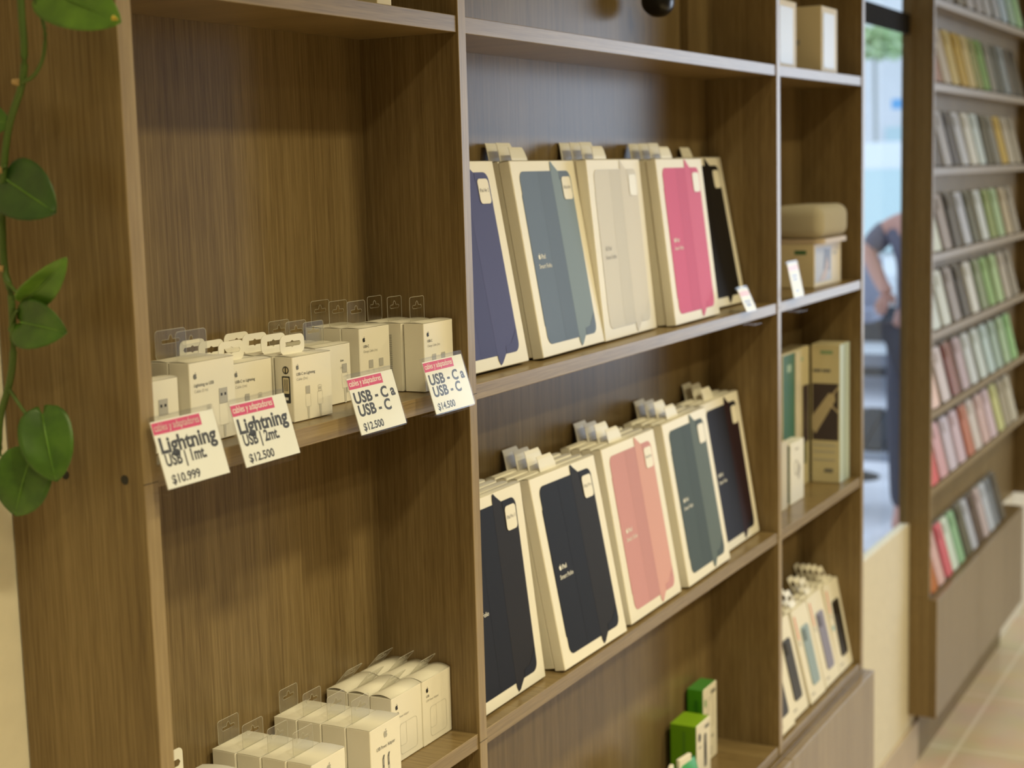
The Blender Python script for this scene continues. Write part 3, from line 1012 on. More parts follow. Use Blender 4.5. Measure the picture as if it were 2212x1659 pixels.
green_box('tall dark green box standing against the back panel, lowest shelf', 0.9760, 0.0940, 0.066, 0.032, 0.140, 0, (0.055, 0.26, 0.010), (0.07, 0.28, 0.05), art_tall)
green_box('lime green box with a black dot, left of the taller green one', 0.8800, 0.0700, 0.066, 0.050, 0.108, 0, (0.115, 0.29, 0.006), (0.22, 0.42, 0.015), art_short)
for i, (x, y, h, a, lb) in enumerate(((0.735, 0.060, 0.080, 14, 'green and cream pouch, left one of two at the bottom edge'), (0.800, 0.058, 0.078, -8, 'green and cream pouch, right one of two at the bottom edge'))):
    r = thing('pouch', lb, 'pouch', (x, y, S4 + 0.0005), (0, 0, math.radians(a)), 'green pouches on the lowest shelf')
    b = MB()
    n = 12
    for side in (0, 1):
        pass
    prof = [(0, 0.017), (0.012, 0.020), (h * 0.5, 0.019), (h * 0.85, 0.011), (h, 0.0025)]
    vs = []
    for z, dep in prof:
        for j in range(n):
            t = 2 * PI * j / n
            wv = 0.030 * (1.0 if z < h * 0.8 else 0.94)
            vs.append((wv * math.copysign(abs(math.cos(t)) ** 0.5, math.cos(t)), dep * math.sin(t), z))
    fs = [(p * n + j, p * n + (j + 1) % n, (p + 1) * n + (j + 1) % n, (p + 1) * n + j) for p in range(len(prof) - 1) for j in range(n)]
    fs.append(tuple(reversed(range(n))))
    b.add(vs, fs, cmat((0.06, 0.36, 0.14)), True)
    b.build('bag', r)
    hd = MB().box(-0.028, 0.012, -0.0035, 0.0035, h * 0.90, h + 0.010, 'paper', 0.001)
    hd.build('header_card', r)

# ------------------------------------------------------------------ right bay
def window_box(label, x, y, w, d, h, yaw):
    r = thing('window_box', label, 'box', (x, y, S1 + 0.0034), (0, 0, math.radians(yaw)), 'beige boxes on the top right shelf')
    b = MB().box(0, w, 0, d, 0, h, 'kraft', 0.001)
    P = lambda a, z: (-.0004, d - a, z)
    b.poly(rrect(d * .40, d * .52, h * .42, h * .50, .001), 0, 'grey_l', P)
    b.build('carton', r)
    MB().prism(rrect(w * .10, w * .80, h * .06, h * .90, .004), -.0010, -.0003, cmat((0.56, 0.60, 0.70), 0.30, 0.6)).build('front_window', r)  # opaque pale pane paints the white reflection of the clear window
    return r


window_box('beige box with pale painted window reflection, left of two on the top right shelf', 1.2150, 0.030, 0.110, 0.060, 0.122, 0)
window_box('beige box with pale painted window reflection, right of two on the top right shelf', 1.4250, 0.012, 0.105, 0.090, 0.124, 0)

# speaker on its carton
r = thing('speaker_carton', 'beige carton with a printed photo, under the beige speaker', 'box', (1.4350, 0.030, S2 + 0.0022), (0, 0, 0))
b = MB().box(0, 0.185, 0, 0.085, 0, 0.086, 'kraft', 0.001)
b.poly([(0.006, 0.010), (0.115, 0.010), (0.115, 0.078), (0.006, 0.078)], -.0004, cmat((0.40, 0.42, 0.52)))
b.poly([(0.060, 0.030), (0.105, 0.030), (0.108, 0.072), (0.066, 0.074)], -.0006, cmat((0.09, 0.09, 0.14)))
b.poly([(0.030, 0.012), (0.075, 0.012), (0.095, 0.040), (0.085, 0.060), (0.070, 0.034)], -.0008, cmat((0.50, 0.36, 0.30)))
b.bar(0.125, 0.060, .030, .005, 'grey_l')
P = lambda a, z: (-.0004, 0.085 - a, z)
b.bar(0.045, 0.066, .028, .008, cmat((0.05, 0.16, 0.07)), P=P)
b.build('carton', r)
sp = thing('speaker', 'rounded beige fabric speaker lying on its carton', 'speaker', (1.4290, 0.012, S2 + 0.0022 + 0.0866))
bm = bmesh.new()
bmesh.ops.create_cube(bm, size=1.0)
for v in bm.verts:
    v.co = Vector((0.095 + v.co.x * 0.19, 0.052 + v.co.y * 0.104, 0.042 + v.co.z * 0.068))
bmesh.ops.bevel(bm, geom=list(bm.edges), offset=0.022, segments=6, profile=0.5, affect='EDGES')
b = MB()
bm.verts.index_update()
b.add([v.co for v in bm.verts], [[v.index for v in f.verts] for f in bm.faces], cmat((0.46, 0.42, 0.33), 0.9, 0.2), True)
bm.free()
b.build('fabric_body', sp)
MB().prism(rrect(0.006, 0.184, 0.0, 0.104, 0.02), 0, 0.0095, cmat((0.56, 0.46, 0.36), 0.5), bend=lambda v: (v[0], v[2], 0.0095 - v[1])).build('base_band', sp)
r = thing('slim_box', 'slim pale box standing at the left end of the speaker shelf', 'box', (1.146, 0.036, S2 + 0.0006), (0, 0, 0))
b = MB().box(0, 0.040, 0, 0.030, 0, 0.118, 'paper_white', 0.001)
b.poly([(0.004, 0.010), (0.036, 0.010), (0.036, 0.095), (0.004, 0.095)], -.0004, cmat((0.62, 0.70, 0.78)))
b.build('carton', r)

# power strip cartons
r = thing('power_strip_carton', 'tall beige carton picturing a power strip, glossy mint front', 'box', (1.5920, 0.0230, S3 + 0.0016), (0, 0, 0))
b = MB().box(0, 0.070, 0, 0.062, 0, 0.292, cmat((0.60, 0.54, 0.36)), 0.001, front=cmat((0.66, 0.80, 0.82), 0.2, 0.7))
dd = 0.062
P = lambda a, z: (-.0004, dd - a, z)
P2 = lambda a, z: (-.0006, dd - a, z)
P3 = lambda a, z: (-.0008, dd - a, z)
b.poly([(0.003, 0.090), (0.058, 0.090), (0.058, 0.210), (0.003, 0.210)], 0, cmat((0.055, 0.040, 0.045)), P)
b.poly([(0.003, 0.112), (0.010, 0.104), (0.052, 0.175), (0.050, 0.188), (0.038, 0.190), (0.003, 0.142)], 0, cmat((0.50, 0.42, 0.28)), P2)
b.poly([(0.036, 0.168), (0.058, 0.148), (0.058, 0.152), (0.038, 0.172)], 0, cmat((0.55, 0.46, 0.33)), P3)
b.poly([(0.048, 0.186), (0.058, 0.200), (0.058, 0.205), (0.046, 0.190)], 0, cmat((0.55, 0.46, 0.33)), P3)
b.bar(0.004, 0.234, .040, .006, 'grey', P=P)
b.bar(0.020, 0.272, .030, .007, cmat((0.22, 0.36, 0.22)), P=P)
for i, zz in enumerate((0.078, 0.064, 0.047)):
    b.poly([(0.004, zz), (0.052, zz), (0.052, zz + .003), (0.004, zz + .003)], 0, 'grey_l', P)
b.bar(0.028, 0.022, .022, .008, 'grey', P=P)
b.poly([(0.030, 0.0), (0.036, 0.0), (0.036, 0.292), (0.030, 0.292)], -.0005, cmat((0.30, 0.40, 0.34)))
b.build('carton', r)
r = thing('power_strip_carton', 'green spined carton set back beside the mint fronted one', 'box', (1.4100, 0.0880, S3 + 0.0014), (0, 0, 0))
b = MB().box(0, 0.178, 0, 0.040, 0, 0.290, cmat((0.60, 0.54, 0.36)), 0.001)
b.poly([(0.004, 0.004), (0.080, 0.004), (0.080, 0.286), (0.004, 0.286)], -.0004, cmat((0.030, 0.140, 0.062)))
b.poly([(0.132, 0.090), (0.172, 0.090), (0.172, 0.210), (0.132, 0.210)], -.0004, cmat((0.055, 0.040, 0.045)))
b.poly([(0.140, 0.045), (0.160, 0.045), (0.160, 0.090), (0.140, 0.090)], -.0004, cmat((0.16, 0.17, 0.09)))
b.bar(0.030, 0.250, .030, .015, cmat((0.35, 0.50, 0.38)), -.0006)
b.bar(0.100, 0.262, .040, .009, cmat((0.30, 0.44, 0.34)), -.0006)
b.build('carton', r)
cl = MB().prism(rrect(0.084, 0.118, 0.004, 0.286, .002), -.0014, -.0004, cmat((0.74, 0.70, 0.60), 0.2, 0.7))
cl.build('clear_front', r)
r = thing('small_white_box', 'small white box with a drawn earphone, front of the power strip shelf', 'box', (1.3500, 0.0520, S3 + 0.0010), (0, 0, 0))
b = MB().box(0, 0.085, 0, 0.026, 0, 0.122, 'paper_white', 0.001)
b.box(-0.0004, 0.0002, 0.002, 0.024, 0.004, 0.118, cmat((0.10, 0.16, 0.11)))
ring(b, 0.024, 0.046, 0.055, 0.085, .010, .003, 'grey_l')
b.poly([(0.044, 0.050), (0.052, 0.042), (0.064, 0.066), (0.050, 0.080)], -.0004, 'silver')
b.bar(0.030, 0.105, .020, .004, 'grey_l')
b.build('carton', r)
r = thing('slim_box', 'slim pale box at the left end of the power strip shelf', 'box', (1.2800, 0.0500, S3 + 0.0008), (0, 0, 0))
MB().box(0, 0.045, 0, 0.026, 0, 0.135, cmat((0.62, 0.58, 0.50)), 0.001).build('carton', r)
cb = thing('black_cable', 'black cable drooping at the back above the power strip cartons', 'cable', (1.40, 0.112, -0.095))
MB().tube([(0.06, 0.0, 0.0), (0.05, 0.0, -0.04), (0.025, 0.0, -0.075), (-0.02, 0.004, -0.095), (-0.05, 0.004, -0.100)], 0.006, 'black_pl', 8).build('lead', cb)

# phone case packages on the lowest shelf
def phone_pack(label, x, y, tilt, phone_c, yaw=0.0, w=0.0975, h=0.19, d=0.012, dotc=None, pic=True):
    zz = S4 - 0.0014 - 0.002 * (x - C1) / (D0 - C1) + d * math.sin(math.radians(tilt))
    r = thing('phone_case_pack', label, 'packaging', (x, y, zz), (-math.radians(tilt), 0, math.radians(yaw)), 'phone case packs on the lowest right shelf')
    b = MB().box(0, w, 0, d, 0, h, 'paper', 0.001)
    if pic:
        b.poly([(0.008, h - 0.060), (0.014, h - 0.060), (0.014, h - 0.012), (0.008, h - 0.012)][::1], -.0004, cmat((0.72, 0.15, 0.03)))
        b.poly([(0.009, h - 0.072), (0.013, h - 0.072), (0.013, h - 0.062), (0.009, h - 0.062)], -.0004, 'grey')
        b.bar(0.012, 0.014, .022, .004, 'grey_l')
        if dotc:
            disc(b, 0.012, h - 0.092, 0.006, cmat(dotc), -.0004)
    b.build('card', r)
    if pic:
        p = MB().prism(rrect(0.030, 0.075, 0.030, 0.150, 0.008), -.0022, -.0004, cmat(phone_c, 0.3))
        p.prism(rrect(0.034, 0.050, 0.120, 0.145, 0.005), -.0030, -.0020, cmat(tuple(v * 0.5 for v in phone_c), 0.2))
        p.build('case', r)
    t = hang_tab(r, w * 0.5, d - 0.002, h, 0.034, 0.034, 'paper', 0.25)
    return r


pk = [('black', (0.020, 0.018, 0.018), 1.1500, 0.0110, 'leftmost phone case pack, black and mostly behind the upright board', 13),
      ('charcoal', (0.030, 0.027, 0.025), 1.2545, 0.0170, 'phone case pack with a charcoal case, second from left', 13),
      ('light blue', (0.30, 0.42, 0.52), 1.3630, 0.0140, 'phone case pack with a light blue case', 13),
      ('lilac', (0.26, 0.26, 0.42), 1.4715, 0.0160, 'phone case pack with a lilac grey case', 13),
      ('jet', (0.012, 0.012, 0.012), 1.5720, 0.0165, 'phone case pack with a black case and blue dot, by the end panel', 11)]
behind = None
for key, c, x, y, lb, ti in pk:
    phone_pack(lb, x, y, ti, c, dotc=(0.10, 0.42, 0.55) if key == 'jet' else None)
    for i in range(2 if key != 'jet' else 4):
        nm = 'phone case pack with looped tab, %s back behind the %s one' % (ORD[i + 1], key)
        yy = y + 0.0128 * (i + 1)
        if behind is None:
            behind = phone_pack(nm, x, yy, ti, c, pic=False)
        else:
            dup(behind, (x, yy, behind.location.z), (-math.radians(ti), 0, 0), nm)

# ------------------------------------------------------------------ far shelf unit
far = thing('shelf_unit', 'far tall shelf unit with seven ledges of coloured case packs', 'shelf', (0, 0, 0))
X0, X1, FY = 2.74, 4.30, 0.100
MB().box(X0, X0 + 0.018, FY, 0.1565, -1.045, T, 'wood_z', 0.0006, front='wood_ez').build('side_panel', far)
MB().box(X1, X1 + 0.018, FY, 0.1565, -1.045, T, 'wood_z', 0.0006, front='wood_ez').build('side_panel', far)
MB().box(X0 + 0.0185, X1 - 0.0005, 0.1535, 0.1565, -1.045, T, 'wood_z').build('back_panel', far)
levels = [0.610, 0.3835, 0.1560, -0.0790, -0.2960, -0.5170, -0.7360]
for z in levels + [0.84, 1.07, T - 0.002]:
    MB().box(X0 + 0.0185, X1 - 0.0005, FY + 0.001, 0.1530, z - 0.0205, z, 'wood_y', 0.0006, front='wood_x').build('ledge', far)
fb = thing('base_cabinet', 'far low base cabinet with daylight-greyed wood doors hanging above the floor', 'cabinet', (0, 0, 0))
MB().box(X0, 4.08, 0.092, 0.1565, -1.390, -1.0455, 'wood_z', 0.0008).build('carcass', fb)
MB().box(X0 + 0.001, 3.34, 0.078, 0.0915, -1.392, -1.047, 'wood_z', 0.0008, front='wood_door', top='wood_x').build('door', fb)
MB().box(3.343, 4.079, 0.078, 0.0915, -1.392, -1.047, 'wood_z', 0.0008, front='wood_door', top='wood_x').build('door', fb)

MB().box(2.8205, 4.05, 0.1462, 0.1565, FLOOR, -1.3925, 'wood_z').build('plinth_or_shade', fb)  # dark board paints the shade on wall and skirting under the cabinet

case_cols = [
    [(.42, .42, .42), (.50, .50, .50), (.35, .35, .36), (.55, .55, .56), (.45, .45, .46), (.50, .52, .52), (.42, .46, .48), (.45, .60, .66), (.36, .55, .40), (.32, .58, .26)],
    [(.42, .24, .20), (.60, .54, .44), (.62, .48, .16), (.52, .33, .02), (.60, .47, .18), (.30, .34, .10), (.16, .40, .08), (.26, .27, .25), (.05, .11, .13), (.26, .33, .38), (.10, .10, .11), (.03, .03, .03)],
    [(.12, .10, .11), (.45, .46, .50), (.06, .07, .13), (.56, .60, .66), (.72, .80, .84), (.58, .68, .66), (.10, .11, .07), (.22, .23, .21), (.55, .36, .04), (.48, .42, .30), (.40, .36, .28)],
    [(.66, .78, .86), (.40, .36, .40), (.10, .09, .09), (.50, .54, .62), (.12, .15, .10), (.60, .66, .64), (.26, .38, .12), (.34, .50, .26), (.46, .38, .24), (.34, .31, .26)],
    [(.58, .66, .64), (.62, .68, .67), (.36, .34, .40), (.04, .035, .04), (.66, .68, .78), (.24, .34, .22), (.22, .42, .14), (.36, .54, .26), (.42, .38, .31), (.30, .28, .25)],
    [(.72, .46, .36), (.58, .50, .52), (.24, .04, .03), (.44, .34, .40), (.56, .62, .72), (.56, .66, .74), (.46, .62, .62), (.32, .46, .40), (.34, .52, .32), (.22, .48, .18)],
    [(.66, .06, .08), (.62, .34, .40), (.58, .52, .68), (.60, .46, .56), (.46, .13, .08), (.62, .56, .54), (.60, .42, .42), (.62, .48, .54), (.52, .54, .22), (.40, .37, .30), (.50, .47, .36)],
    [(.44, .12, .02), (.66, .42, .42), (.62, .10, .16), (.60, .76, .74), (.22, .46, .26), (.12, .14, .10), (.42, .46, .54), (.08, .03, .05), (.48, .40, .42), (.46, .52, .60), (.16, .21, .30), (.06, .06, .07)],
]
cname = {0: 'top', 1: 'second', 2: 'third', 3: 'fourth', 4: 'fifth', 5: 'sixth', 6: 'seventh', 7: 'lowest'}


def colour_word(c):
    r, g, b_ = c
    mx, mn = max(c), min(c)
    if mx < 0.09:
        return 'black'
    if mx - mn < 0.10 * mx + 0.03:
        return 'white' if mx > 0.6 else ('grey' if mx > 0.2 else 'dark grey')
    if r == mx:
        if g > 0.75 * r:
            return 'beige' if b_ > 0.5 * r else 'yellow'
        if g > 0.6 * r and b_ < 0.35 * r:
            return 'yellow'
        return 'pink' if b_ > 0.55 * r else ('red' if r > 0.4 else 'brown')
    if g == mx:
        return 'mint green' if b_ > 0.8 * g else 'green'
    return 'lilac' if r > 0.85 * b_ else 'light blue' if mx > 0.4 else 'blue'


packs = {}
for row, cols in enumerate(case_cols):
    zsh = levels[row] if row < 7 else -1.045
    n = len(cols)
    xs = X0 + 0.024
    pitch = (4.10 - xs) / n if row < 7 else (3.86 - xs) / n
    for i, c in enumerate(cols):
        nm = colour_word(c)
        c = tuple(min(0.92, v * q) for v, q in zip(c, (1.22, 1.26, 1.42))) if max(c) > 0.40 else (tuple(v * 0.6 for v in c) if max(c) < 0.16 else c)  # pale cases brightened and blued as painted daylight, dark ones deepened
        w = min(0.098, pitch * 0.88)
        h = 0.166
        lb = '%s case pack, number %s from left, %s ledge of the far unit' % (nm, ['one', 'two', 'three', 'four', 'five', 'six', 'seven', 'eight', 'nine', 'ten', 'eleven', 'twelve'][i], cname[row])
        ti = (14.2 if row < 7 else 15.5) + random.uniform(-0.9, 0.3)
        r = thing('case_pack', lb, 'packaging', (xs + pitch * i + random.uniform(0, 0.012), (FY + 0.0032) if row < 7 else 0.099, zsh + 0.0006 + 0.009 * math.sin(math.radians(ti))), (-math.radians(ti), 0, 0), 'case packs on the far unit')
        wk = round(w, 4)
        if wk not in packs:
            sl = MB().prism(rrect(0, wk, 0, h, .004), 0.0045, 0.0088, cmat((0.22, 0.22, 0.23), 0.15, 0.7))
            so = sl.build('sleeve', r)
            packs[wk] = so.data
        else:
            so = bpy.data.objects.new('sleeve', packs[wk])
            COL.objects.link(so)
            so.parent = r
        b = MB().prism(rrect(w * 0.03, w * 0.97, h * 0.02, h * 0.97, .010), -0.002, 0.0044, cmat(c, 0.20, 0.6))
        b.prism(rrect(w * 0.14, w * 0.46, h * 0.70, h * 0.90, .008), -0.0034, -0.0018, cmat(tuple(v * 0.6 for v in c), 0.15))
        b.build('case', r)

# ------------------------------------------------------------------ trailing vine
vx = -0.600
vine = thing('pothos_vine', 'trailing green pothos vine hanging beside the shelf side panel', 'plant', (vx, 0.06, 0.70))
st = [(0.055, 0.70), (0.058, 0.45), (0.0612, 0.3162), (0.0610, 0.2796), (0.0658, 0.2504), (0.0833, 0.2177), (0.0931, 0.1804), (0.0987, 0.1386), (0.0998, 0.1001), (0.0946, 0.0769), (0.0966, 0.0301), (0.1039, 0.0024), (0.1175, -0.0279), (0.122, -0.06)]
v0 = Vector((vx, 0.06, 0.70))


def sm(pts, k=4):
    out = []
    for i in range(len(pts) - 1):
        p0, p1, p2, p3 = pts[max(i - 1, 0)], pts[i], pts[i + 1], pts[min(i + 2, len(pts) - 1)]
        for j in range(k):
            t = j / k
            out.append(0.5 * ((2 * p1) + (-p0 + p2) * t + (2 * p0 - 5 * p1 + 4 * p2 - p3) * t * t + (-p0 + 3 * p1 - 3 * p2 + p3) * t ** 3))
    out.append(pts[-1])
    return out


MB().tube(sm([Vector((vx, y, z)) - v0 for y, z in st]), 0.0030, 'stem', 8).build('stem', vine)
for pts in ([(0.0658, 0.2504), (0.050, 0.256), (0.0386, 0.271), (0.0357, 0.2926), (0.044, 0.315)], [(0.1025, -0.0010), (0.0897, -0.0167), (0.0791, -0.0272)], [(0.0985, 0.0900), (0.0925, 0.0860), (0.0859, 0.0801)], [(0.0925, 0.1804), (0.0905, 0.185), (0.089, 0.183)], [(0.097, 0.0480), (0.090, 0.062), (0.085, 0.066)]):
    MB().tube(sm([Vector((vx - 0.002, y, z)) - v0 for y, z in pts]), 0.0016, 'stem', 6).build('petiole', vine)
for y, z in ((0.0665, 0.2510), (0.0925, 0.1810), (0.099, 0.1000)):
    MB().tube([Vector((vx - 0.001, y, z)) - v0, Vector((vx - 0.004, y + 0.006, z + 0.001)) - v0], [0.0034, 0.0022], 'stem_b', 8).build('node', vine)


def leaf(base, tip, width, mat, cup=0.15, droop=0.004, roll=0.0, tipmat=None, xo=0.0):
    """heart leaf in the plane facing the room; base, tip are (y,z)"""
    B = Vector((vx + xo, base[0], base[1]))
    Tp = Vector((vx + xo - 0.006, tip[0], tip[1]))
    ax = (Tp - B)
    Ln = ax.length
    ax.normalize()
    nrm = Vector((-0.85, -0.5, 0.15))
    nrm = (nrm - ax * nrm.dot(ax)).normalized()
    sd = ax.cross(nrm).normalized()
    nrm = Matrix.Rotation(roll, 3, ax) @ nrm
    sd = Matrix.Rotation(roll, 3, ax) @ sd
    # half width along the leaf, heart lobes reach behind the base
    ts = [-0.13, -0.08, 0.0, 0.10, 0.22, 0.36, 0.50, 0.64, 0.78, 0.89, 0.96, 1.0]
    hw = [0.22, 0.62, 0.84, 0.97, 1.03, 1.04, 1.00, 0.90, 0.70, 0.45, 0.22, 0.0]
    nc = 6
    vs, fs = [], []
    for t, q in zip(ts, hw):
        for j in range(-nc, nc + 1):
            u = j / nc
            tt = max(t, -0.02 * (1 - abs(u))) if abs(u) < 0.25 and t < 0 else t
            if t < 0 and abs(u) < 0.34:
                tt = t * abs(u) / 0.34 * 0.6
            p = B + ax * (Ln * tt) + sd * (u * q * width / 2)
            z = cup * width * (abs(u) ** 1.3) * q * 0.5 - droop * 4 * (tt - 0.4) ** 2 + 0.0006 * math.sin(9 * t + 3 * abs(u))
            vs.append(p + nrm * z - v0)
    k = 2 * nc + 1
    for i in range(len(ts) - 1):
        for j in range(2 * nc):
            fs.append((i * k + j, i * k + j + 1, (i + 1) * k + j + 1, (i + 1) * k + j))
    b = MB().add(vs, fs, mat, True)
    # midrib
    o = b.build('leaf', vine)
    so = o.modifiers.new('thickness', 'SOLIDIFY')
    so.thickness = 0.0006
    rb = MB().tube([B + ax * (Ln * t) + nrm * (-droop * 4 * (t - 0.4) ** 2 + 0.0003) - v0 for t in (0, .2, .4, .6, .8, .97)], [0.0010, 0.0009, 0.0008, 0.0007, 0.0005, 0.0003], 'leaf2', 6)
    rb.build('midrib', o)
    if tipmat:
        MB().tube([Tp - v0 - ax * 0.003, Tp - v0 + ax * 0.002], [0.0022, 0.0006], tipmat, 8).build('withered_tip', o)


leaf((0.0360, 0.3220), (-0.0427, 0.2936), 0.0440, 'leaf2', 0.10, tipmat='yellow', xo=0.0)
leaf((0.1170, 0.2221), (0.0830, 0.2207), 0.0298, 'leaf1', 0.10)
leaf((0.0890, 0.1740), (0.0345, 0.1480), 0.0480, 'leaf3', 0.15, xo=-0.003)
leaf((0.0771, 0.0733), (0.0272, 0.1056), 0.0250, 'leaf2', 0.60, roll=0.5)
leaf((0.0850, 0.0560), (0.0325, 0.0500), 0.0400, 'leaf1', 0.30, xo=-0.003)
leaf((0.0690, -0.0215), (0.0535, -0.0765), 0.0440, 'leaf1', 0.10)
leaf((0.0819, -0.0578), (0.1000, -0.1105), 0.0460, 'leaf1', 0.15, xo=-0.004)

# ------------------------------------------------------------------ outside the window
M['pave'] = plain('pale_paving', (0.72, 0.73, 0.80), 0.7, noise=0.12, nscale=3)
M['facade'] = plain('pale_facade', (0.80, 0.82, 0.85), 0.7, noise=0.05, nscale=2)
M['van'] = plain('white_paint', (0.80, 0.86, 0.90), 0.25)
M['tint'] = plain('dark_glass', (0.10, 0.12, 0.14), 0.1)
M['cyan_glass'] = plain('windscreen', (0.58, 0.76, 0.80), 0.1)
M['chair_f'] = plain('blue_grey_fabric', (0.24, 0.28, 0.40), 0.85)
M['dark_m'] = plain('dark_painted_metal', (0.045, 0.055, 0.07), 0.85, 0.15)
M['skin'] = plain('skin', (0.52, 0.27, 0.22), 0.5)
M['shirt'] = plain('dark_shirt', (0.11, 0.11, 0.16), 0.8)
M['jeans'] = plain('dark_trousers', (0.05, 0.055, 0.08), 0.85)
M['hair'] = plain('dark_hair', (0.03, 0.02, 0.015), 0.6)
M['rubber'] = plain('tyre', (0.02, 0.02, 0.02), 0.7)
GZ = -1.60
struct(MB().box(2.0, 24.0, WY + 0.03, 14.0, GZ - 0.05, GZ, 'pave').build('floor_outside'))
struct(MB().box(5.2, 5.88, WY + 0.03, 1.00, GZ, GZ + 0.06, 'pave').build('step_outside'))
struct(MB().box(2.00, 2.16, WY + 0.03, 1.90, GZ, 1.6, 'wall_d').build('added_sky_blocker'))  # unseen wall added to keep skylight off the far unit's side panel
bd = thing('building', 'pale building across the street seen through the window', 'building', (16.5, 4.0, GZ))
MB().box(0, 0.4, -4.0, 6.0, 0, 6.0, 'facade').build('wall', bd)
for yy in (-2.2, -0.55, 1.2, 2.9):
    MB().box(-0.03, 0.0, yy - 0.35, yy + 0.35, 1.0, 2.2, 'cyan_glass').build('window', bd)
sg = thing('sign', 'blue sign panel above the white van outside', 'sign', (14.6, 3.20, 0.74))
MB().box(0, 0.05, -0.50, 0.05, 0, 0.10, cmat((0.16, 0.45, 0.80))).build('panel', sg)
MB().box(0.01, 0.04, -0.30, -0.26, -2.2, 0, 'dark_m').build('post', sg)
tr = thing('tree', 'green street tree behind the white van', 'tree', (15.7, 3.70, GZ))
b = MB()
rnd = random.Random(3)
for i in range(260):
    a, e, q = rnd.uniform(0, 2 * PI), rnd.uniform(-1, 1), rnd.uniform(0.2, 0.55)
    c = Vector((0.5 * q * math.cos(a), 0.5 * q * math.sin(a), 3.10 + 0.14 * e))
    d1, d2 = Vector((rnd.uniform(-1, 1), rnd.uniform(-1, 1), rnd.uniform(-1, 1))).normalized() * 0.09, Vector((rnd.uniform(-1, 1), rnd.uniform(-1, 1), rnd.uniform(-1, 1))).normalized() * 0.07
    b.add([c - d1, c + d2, c + d1, c - d2], [(0, 1, 2, 3)], cmat((0.55, 0.72, 0.42)))
b.build('crown', tr)
MB().tube([(0, 0, 0), (0.03, 0, 1.3), (0, 0.02, 2.95)], [0.03, 0.025, 0.02], cmat((0.45, 0.48, 0.45)), 10).build('trunk', tr)

van = thing('van', 'white van parked outside, blurred behind the window', 'van', (11.0, 2.5, GZ))
prof = [(-0.9, 0.35), (-0.95, 0.95), (-0.75, 1.10), (-0.25, 1.75), (0.0, 1.95), (2.6, 2.0), (2.7, 1.9), (2.7, 0.35)]
b = MB()
nn = len(prof)
vs = [(x, -0.95, z) for x, z in prof] + [(x, 0.95, z) for x, z in prof]
b.add(vs, [tuple(range(nn)), tuple(reversed(range(nn, 2 * nn)))] + [(i, i + nn, (i + 1) % nn + nn, (i + 1) % nn) for i in range(nn)], 'van')
b.build('body', van)
MB().add([(-0.77, -0.85, 1.12), (-0.77, 0.85, 1.12), (-0.29, 0.78, 1.74), (-0.29, -0.78, 1.74)], [(0, 1, 2, 3)], 'cyan_glass').build('windscreen', van)
MB().box(-0.985, -0.94, -0.92, 0.92, 0.45, 0.72, 'dark_m', 0.01).build('bumper', van)
for wx in (-0.35, 2.0):
    for wy in (-0.9, 0.9):
        MB().tube([(wx, wy - 0.1, 0.34), (wx, wy + 0.1, 0.34)], 0.34, 'rubber', 20).build('wheel', van)

ch = thing('bar_chair', 'blue grey bar chair on a dark pedestal outside the window', 'chair', (7.10, 1.42, GZ))
MB().box(-0.12, 0.12, -0.02, 0.30, 0.90, 0.98, 'chair_f', 0.02, seg=3).build('seat', ch)
MB().box(0.06, 0.12, -0.02, 0.26, 0.92, 1.26, 'chair_f', 0.02, seg=3).build('backrest', ch)
MB().tube([(0.0, 0.10, 0.03), (0.0, 0.10, 0.91)], 0.024, 'dark_m', 12).build('pedestal', ch)
MB().tube([(0.0, 0.10, 0.0), (0.0, 0.10, 0.012), (0.0, 0.10, 0.04)], [0.13, 0.13, 0.03], 'dark_m', 24).build('foot_plate', ch)
rl = thing('barrier_rail', 'dark horizontal barrier rail across the paving outside', 'barrier', (7.75, 1.56, GZ))
MB().box(-0.02, 0.02, -0.7, 0.7, 0.50, 0.555, 'dark_m', 0.004).build('rail', rl)
for yy in (-0.66, 0.66):
    MB().tube([(0, yy, 0), (0, yy, 0.50)], 0.02, 'dark_m', 8).build('post', rl)
bn = thing('bench', 'dark slatted bench on the paving outside the window', 'bench', (6.30, 1.16, GZ))
for i in range(9):
    y0 = -0.45 + i * 0.10
    b = MB()
    b.add([(-0.22, y0, 0.36), (-0.22, y0 + 0.090, 0.36), (0.22, y0 + 0.090, 0.50), (0.22, y0, 0.50), (-0.22, y0, 0.34), (-0.22, y0 + 0.090, 0.34), (0.22, y0 + 0.090, 0.48), (0.22, y0, 0.48)],
          [(0, 3, 2, 1), (4, 5, 6, 7), (0, 1, 5, 4), (1, 2, 6, 5), (2, 3, 7, 6), (3, 0, 4, 7)], 'dark_m')
    b.build('slat', bn)
MB().box(-0.26, -0.20, -0.47, 0.47, 0.30, 0.345, cmat((0.32, 0.36, 0.44)), 0.005).build('front_rail', bn)
for x_, y_ in ((-0.22, -0.42), (-0.22, 0.42), (0.20, -0.42), (0.20, 0.42)):
    MB().box(x_ - 0.02, x_ + 0.02, y_ - 0.02, y_ + 0.02, 0, 0.31 if x_ < 0 else 0.46, 'dark_m').build('leg', bn)

# a person in a dark shirt beside the bar chair, arm bent towards it
pr = thing('person', 'person in a dark shirt resting an arm on the chair outside', 'person', (5.60, 0.785, GZ + 0.06))


